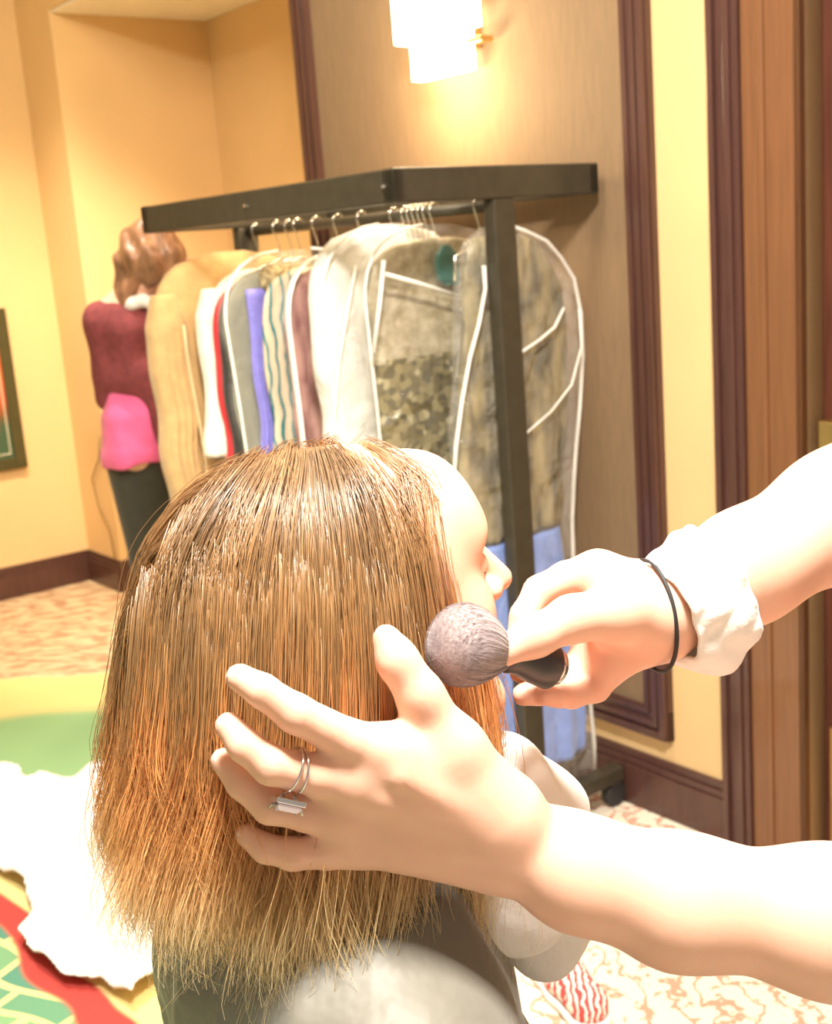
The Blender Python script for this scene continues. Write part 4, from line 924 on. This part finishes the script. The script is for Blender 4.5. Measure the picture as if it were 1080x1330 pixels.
rp = ramp(nt, [(.3, (.25, .19, .19)), (.7, (.36, .285, .285))]); nt.links.new(nn.outputs[0], rp.inputs[0]); nt.links.new(rp.outputs[0], b.inputs['Base Color'])
v, f = loft(rings); core = mesh('bristles', v, f, bm_, brush, True)
nb_ = 5200; r1_ = np.sqrt(rng.random(nb_)) * .99; th_ = rng.uniform(0, 2 * math.pi, nb_); Ts = np.linspace(0, 1, 9)
Wd = np.zeros((nb_, 9, 3))
dirs = np.cos(th_)[:, None] * a1 + np.sin(th_)[:, None] * a2
for i in range(nb_):
    rho = r1_[i]; Lt = .62 + .40 * math.sqrt(max(0, 1 - rho * rho))
    for j, t in enumerate(Ts):
        tt = t * Lt; rad_ = (.0105 + .016 * math.sin(min(tt / .62, 1) * math.pi / 2) ** 1.1) * rho
        Wd[i, j] = fer + ad_ * .0525 * tt * (1 + .02 * math.sin(i)) + dirs[i] * rad_
tan = np.gradient(Wd, axis=1); tan /= np.linalg.norm(tan, axis=-1, keepdims=True); u = np.cross(tan, rng.normal(size=(nb_, 1, 3))); u /= np.linalg.norm(u, axis=-1, keepdims=True); v_ = np.cross(tan, u)
rr_ = .00016 * (1 - .6 * Ts)[None, :, None]; V = np.stack([Wd + rr_ * (math.cos(2.094 * k) * u + math.sin(2.094 * k) * v_) for k in range(3)], 2).reshape(-1, 3)
b0 = (np.arange(nb_)[:, None] * 9 + np.arange(8)[None]) * 3
F = np.concatenate([np.stack([b0 + k, b0 + (k + 1) % 3, b0 + 3 + (k + 1) % 3, b0 + 3 + k], -1).reshape(-1, 4) for k in range(3)])
mesh('bristle_tips', V, F, bm_, core, True)
hd = mat('matte_black_handle', (.045, .04, .04), .35, noise=.08)
pts = [fer + ad_ * .003, fer - ad_ * .004, fer - ad_ * .010, fer - ad_ * .024, fer - ad_ * .036, fer - ad_ * .0375]
MB().tube(pts, [.0108, .0112, .0105, .0138, .0155, .0148], 40).build('handle', hd, brush, True)
MB().tube([fer - ad_ * .0375, fer - ad_ * .044], [.0118, .0115], 32).build('end_cap', silver, brush, True, label='silver end')

# ================================================================== WOMAN BY THE FAR WALL
wx = P(172, 500, 4.05); WX, WY = wx[0], 4.05
wom = empty('person', (WX, WY, 0), 'standing woman seen from behind in maroon cardigan, pink top and black trousers', 'person')
def D(x, y, z): return np.array([WX + x, WY + y, z])
zt = P(200, 285, 4.05)[2]; hx = P(200, 330, 4.05)[0] - WX
fp = [el(D(hx, .02, zt - .115), (.085, .09, .11)), rc(D(hx * .8, 0, zt - .17), D(.01, 0, zt - .25), .05, .052, .03), rc(D(-.055, -.03, zt - .295), D(.07, .05, zt - .295), .050, .050, .05), el(D(hx + .085, .03, zt - .13), (.02, .014, .025), .01), el(D(hx + .07, -.02, zt - .13), (.02, .014, .03), .01),
      rc(D(.02, 0, zt - .34), D(.0, 0, zt - .60), .090, .080, .05), rc(D(-.005, 0, zt - .66), D(-.005, 0, zt - .74), .090, .100, .05)]
arms = [rc(D(-.07, -.03, zt - .31), D(-.085, -.01, zt - .56), .042, .034, .03), rc(D(-.085, -.01, zt - .56), D(.02, .16, zt - .62), .033, .024, .02), rc(D(.08, .06, zt - .31), D(.12, .08, zt - .56), .042, .034, .03), rc(D(.12, .08, zt - .56), D(.10, .22, zt - .56), .033, .024, .02)]
hnd = []
for (cx_, cy_, cz_) in ((.03, .20, zt - .625), (.10, .26, zt - .56)):
    hnd.append(el(D(cx_, cy_, cz_), (.028, .04, .018), .01))
    for j in range(4): hnd += chain([D(cx_ - .018 + .012 * j, cy_ + .03, cz_), D(cx_ - .019 + .0125 * j, cy_ + .06, cz_ - .004), D(cx_ - .019 + .0125 * j, cy_ + .075 + .003 * (1.5 - abs(j - 1.5)), cz_ - .015)], [.009, .008, .007], .003, .006)
    hnd += chain([D(cx_ - .022, cy_, cz_), D(cx_ - .04, cy_ + .03, cz_), D(cx_ - .04, cy_ + .05, cz_ - .005)], [.011, .009, .008], .003, .006)
legs = []
for s in (-1, 1): legs += [rc(D(.0 + .045 * s, 0, zt - .76), D(.03 + .05 * s, -.01, zt - 1.12), .068, .050, .03), rc(D(.03 + .05 * s, -.01, zt - 1.12), D(.03 + .05 * s, .02, .09), .048, .036, .02), rc(D(.03 + .05 * s, .02, .05), D(.06 + .05 * s, .15, .035), .036, .028, .02)]
sobj('body', fp + arms + hnd + legs, .006, M['skin_face'], wom)
def fw(q): return .004 * np.sin(q[..., 0] * 55 + q[..., 2] * 8) + .003 * np.sin(q[..., 2] * 40)
sobj('shirt', [rc(D(.02, 0, zt - .40), D(.0, 0, zt - .60), .098, .092, .05), rc(D(-.012, 0, zt - .655), D(-.012, -.01, zt - .745), .105, .120, .05), half(D(0, 0, zt - .78), (.12, 0, -1), .01)], .006, fab('hot_pink_cotton', (.86, .14, .36)), wom, warp=fw, label='hot pink top')
sobj('cardigan', [rc(D(-.055, -.03, zt - .295), D(.08, .05, zt - .295), .060, .060, .05), rc(D(.02, 0, zt - .36), D(.015, 0, zt - .50), .112, .108, .05), rc(D(.105, -.03, zt - .48), D(.150, -.05, zt - .93), .080, .055, .04),
     rc(D(-.07, -.03, zt - .31), D(-.085, -.01, zt - .56), .052, .043, .03), rc(D(-.085, -.01, zt - .56), D(.0, .13, zt - .61), .042, .034, .02), rc(D(.08, .06, zt - .31), D(.12, .08, zt - .56), .053, .046, .03), rc(D(.12, .08, zt - .56), D(.10, .20, zt - .56), .044, .036, .02)], .006, mat('maroon_knit', (.22, .045, .05), .9, noise=.15, nscale=40, bump=.3, bscale=90), wom, warp=fw, label='maroon knitted cardigan')
tr_ = []
for s in (-1, 1): tr_ += [rc(D(.0 + .04 * s, 0, zt - .74), D(.03 + .05 * s, -.01, zt - 1.12), .085, .060, .03), rc(D(.03 + .05 * s, -.01, zt - 1.12), D(.03 + .05 * s, .02, .10), .058, .050, .02)]
sobj('trousers', tr_, .006, fab('olive_black_cotton', (.045, .042, .03)), wom, label='black trousers')
for s in (-1, 1): sobj('shoe', [rc(D(.03 + .05 * s, .0, .045), D(.06 + .05 * s, .17, .038), .044, .036, .02), half(D(0, 0, .004), (0, 0, -1), .004)], .006, M['rubber'], wom)
def hw(q): return .006 * np.sin(q[..., 0] * 90 + np.sin(q[..., 2] * 30) * 2) + .004 * np.sin(q[..., 2] * 60)
sobj('hair', [el(D(hx - .005, -.01, zt - .10), (.108, .105, .105), .02), rc(D(hx - .07, -.03, zt - .14), D(hx - .11, -.04, zt - .27), .05, .035, .03), rc(D(hx + .05, -.05, zt - .13), D(hx + .06, -.05, zt - .22), .045, .03, .03), el(D(hx + .0, -.06, zt - .13), (.075, .06, .06), .03)],
     .005, mat('light_brown_hair', (.30, .15, .08), .35, noise=.35, nscale=40, bump=.5, bscale=60, stretch=(1, 1, .3)), wom, warp=hw, label='light brown wavy hair')
sobj('collar', chain([D(hx * .6 + .075 * math.cos(a), .07 * math.sin(a), zt - .265 + .015 * math.sin(3 * a)) for a in np.linspace(0, 6.2832, 14)], [.02] * 14, .01), .006, M['white'], wom, label='white collar')
# thin cord on the wall behind the woman
cb = [WP(SN1 + .02, .70, -.012), WP(SN1 + .06, .60, -.012), WP(SN1 + .17, .50, -.012), WP(SN1 + .14, .38, -.012), WP(SN1 + .05, .28, -.012), WP(SN1 + .03, .148, -.012)]
o = MB().tube(cb, .003, 8).build('power_cord', mat('brown_cord', (.25, .15, .06), .5, noise=.1), None, True); tag(o, 'thin brown cord hanging on the yellow wall beside the trousers', 'cord')
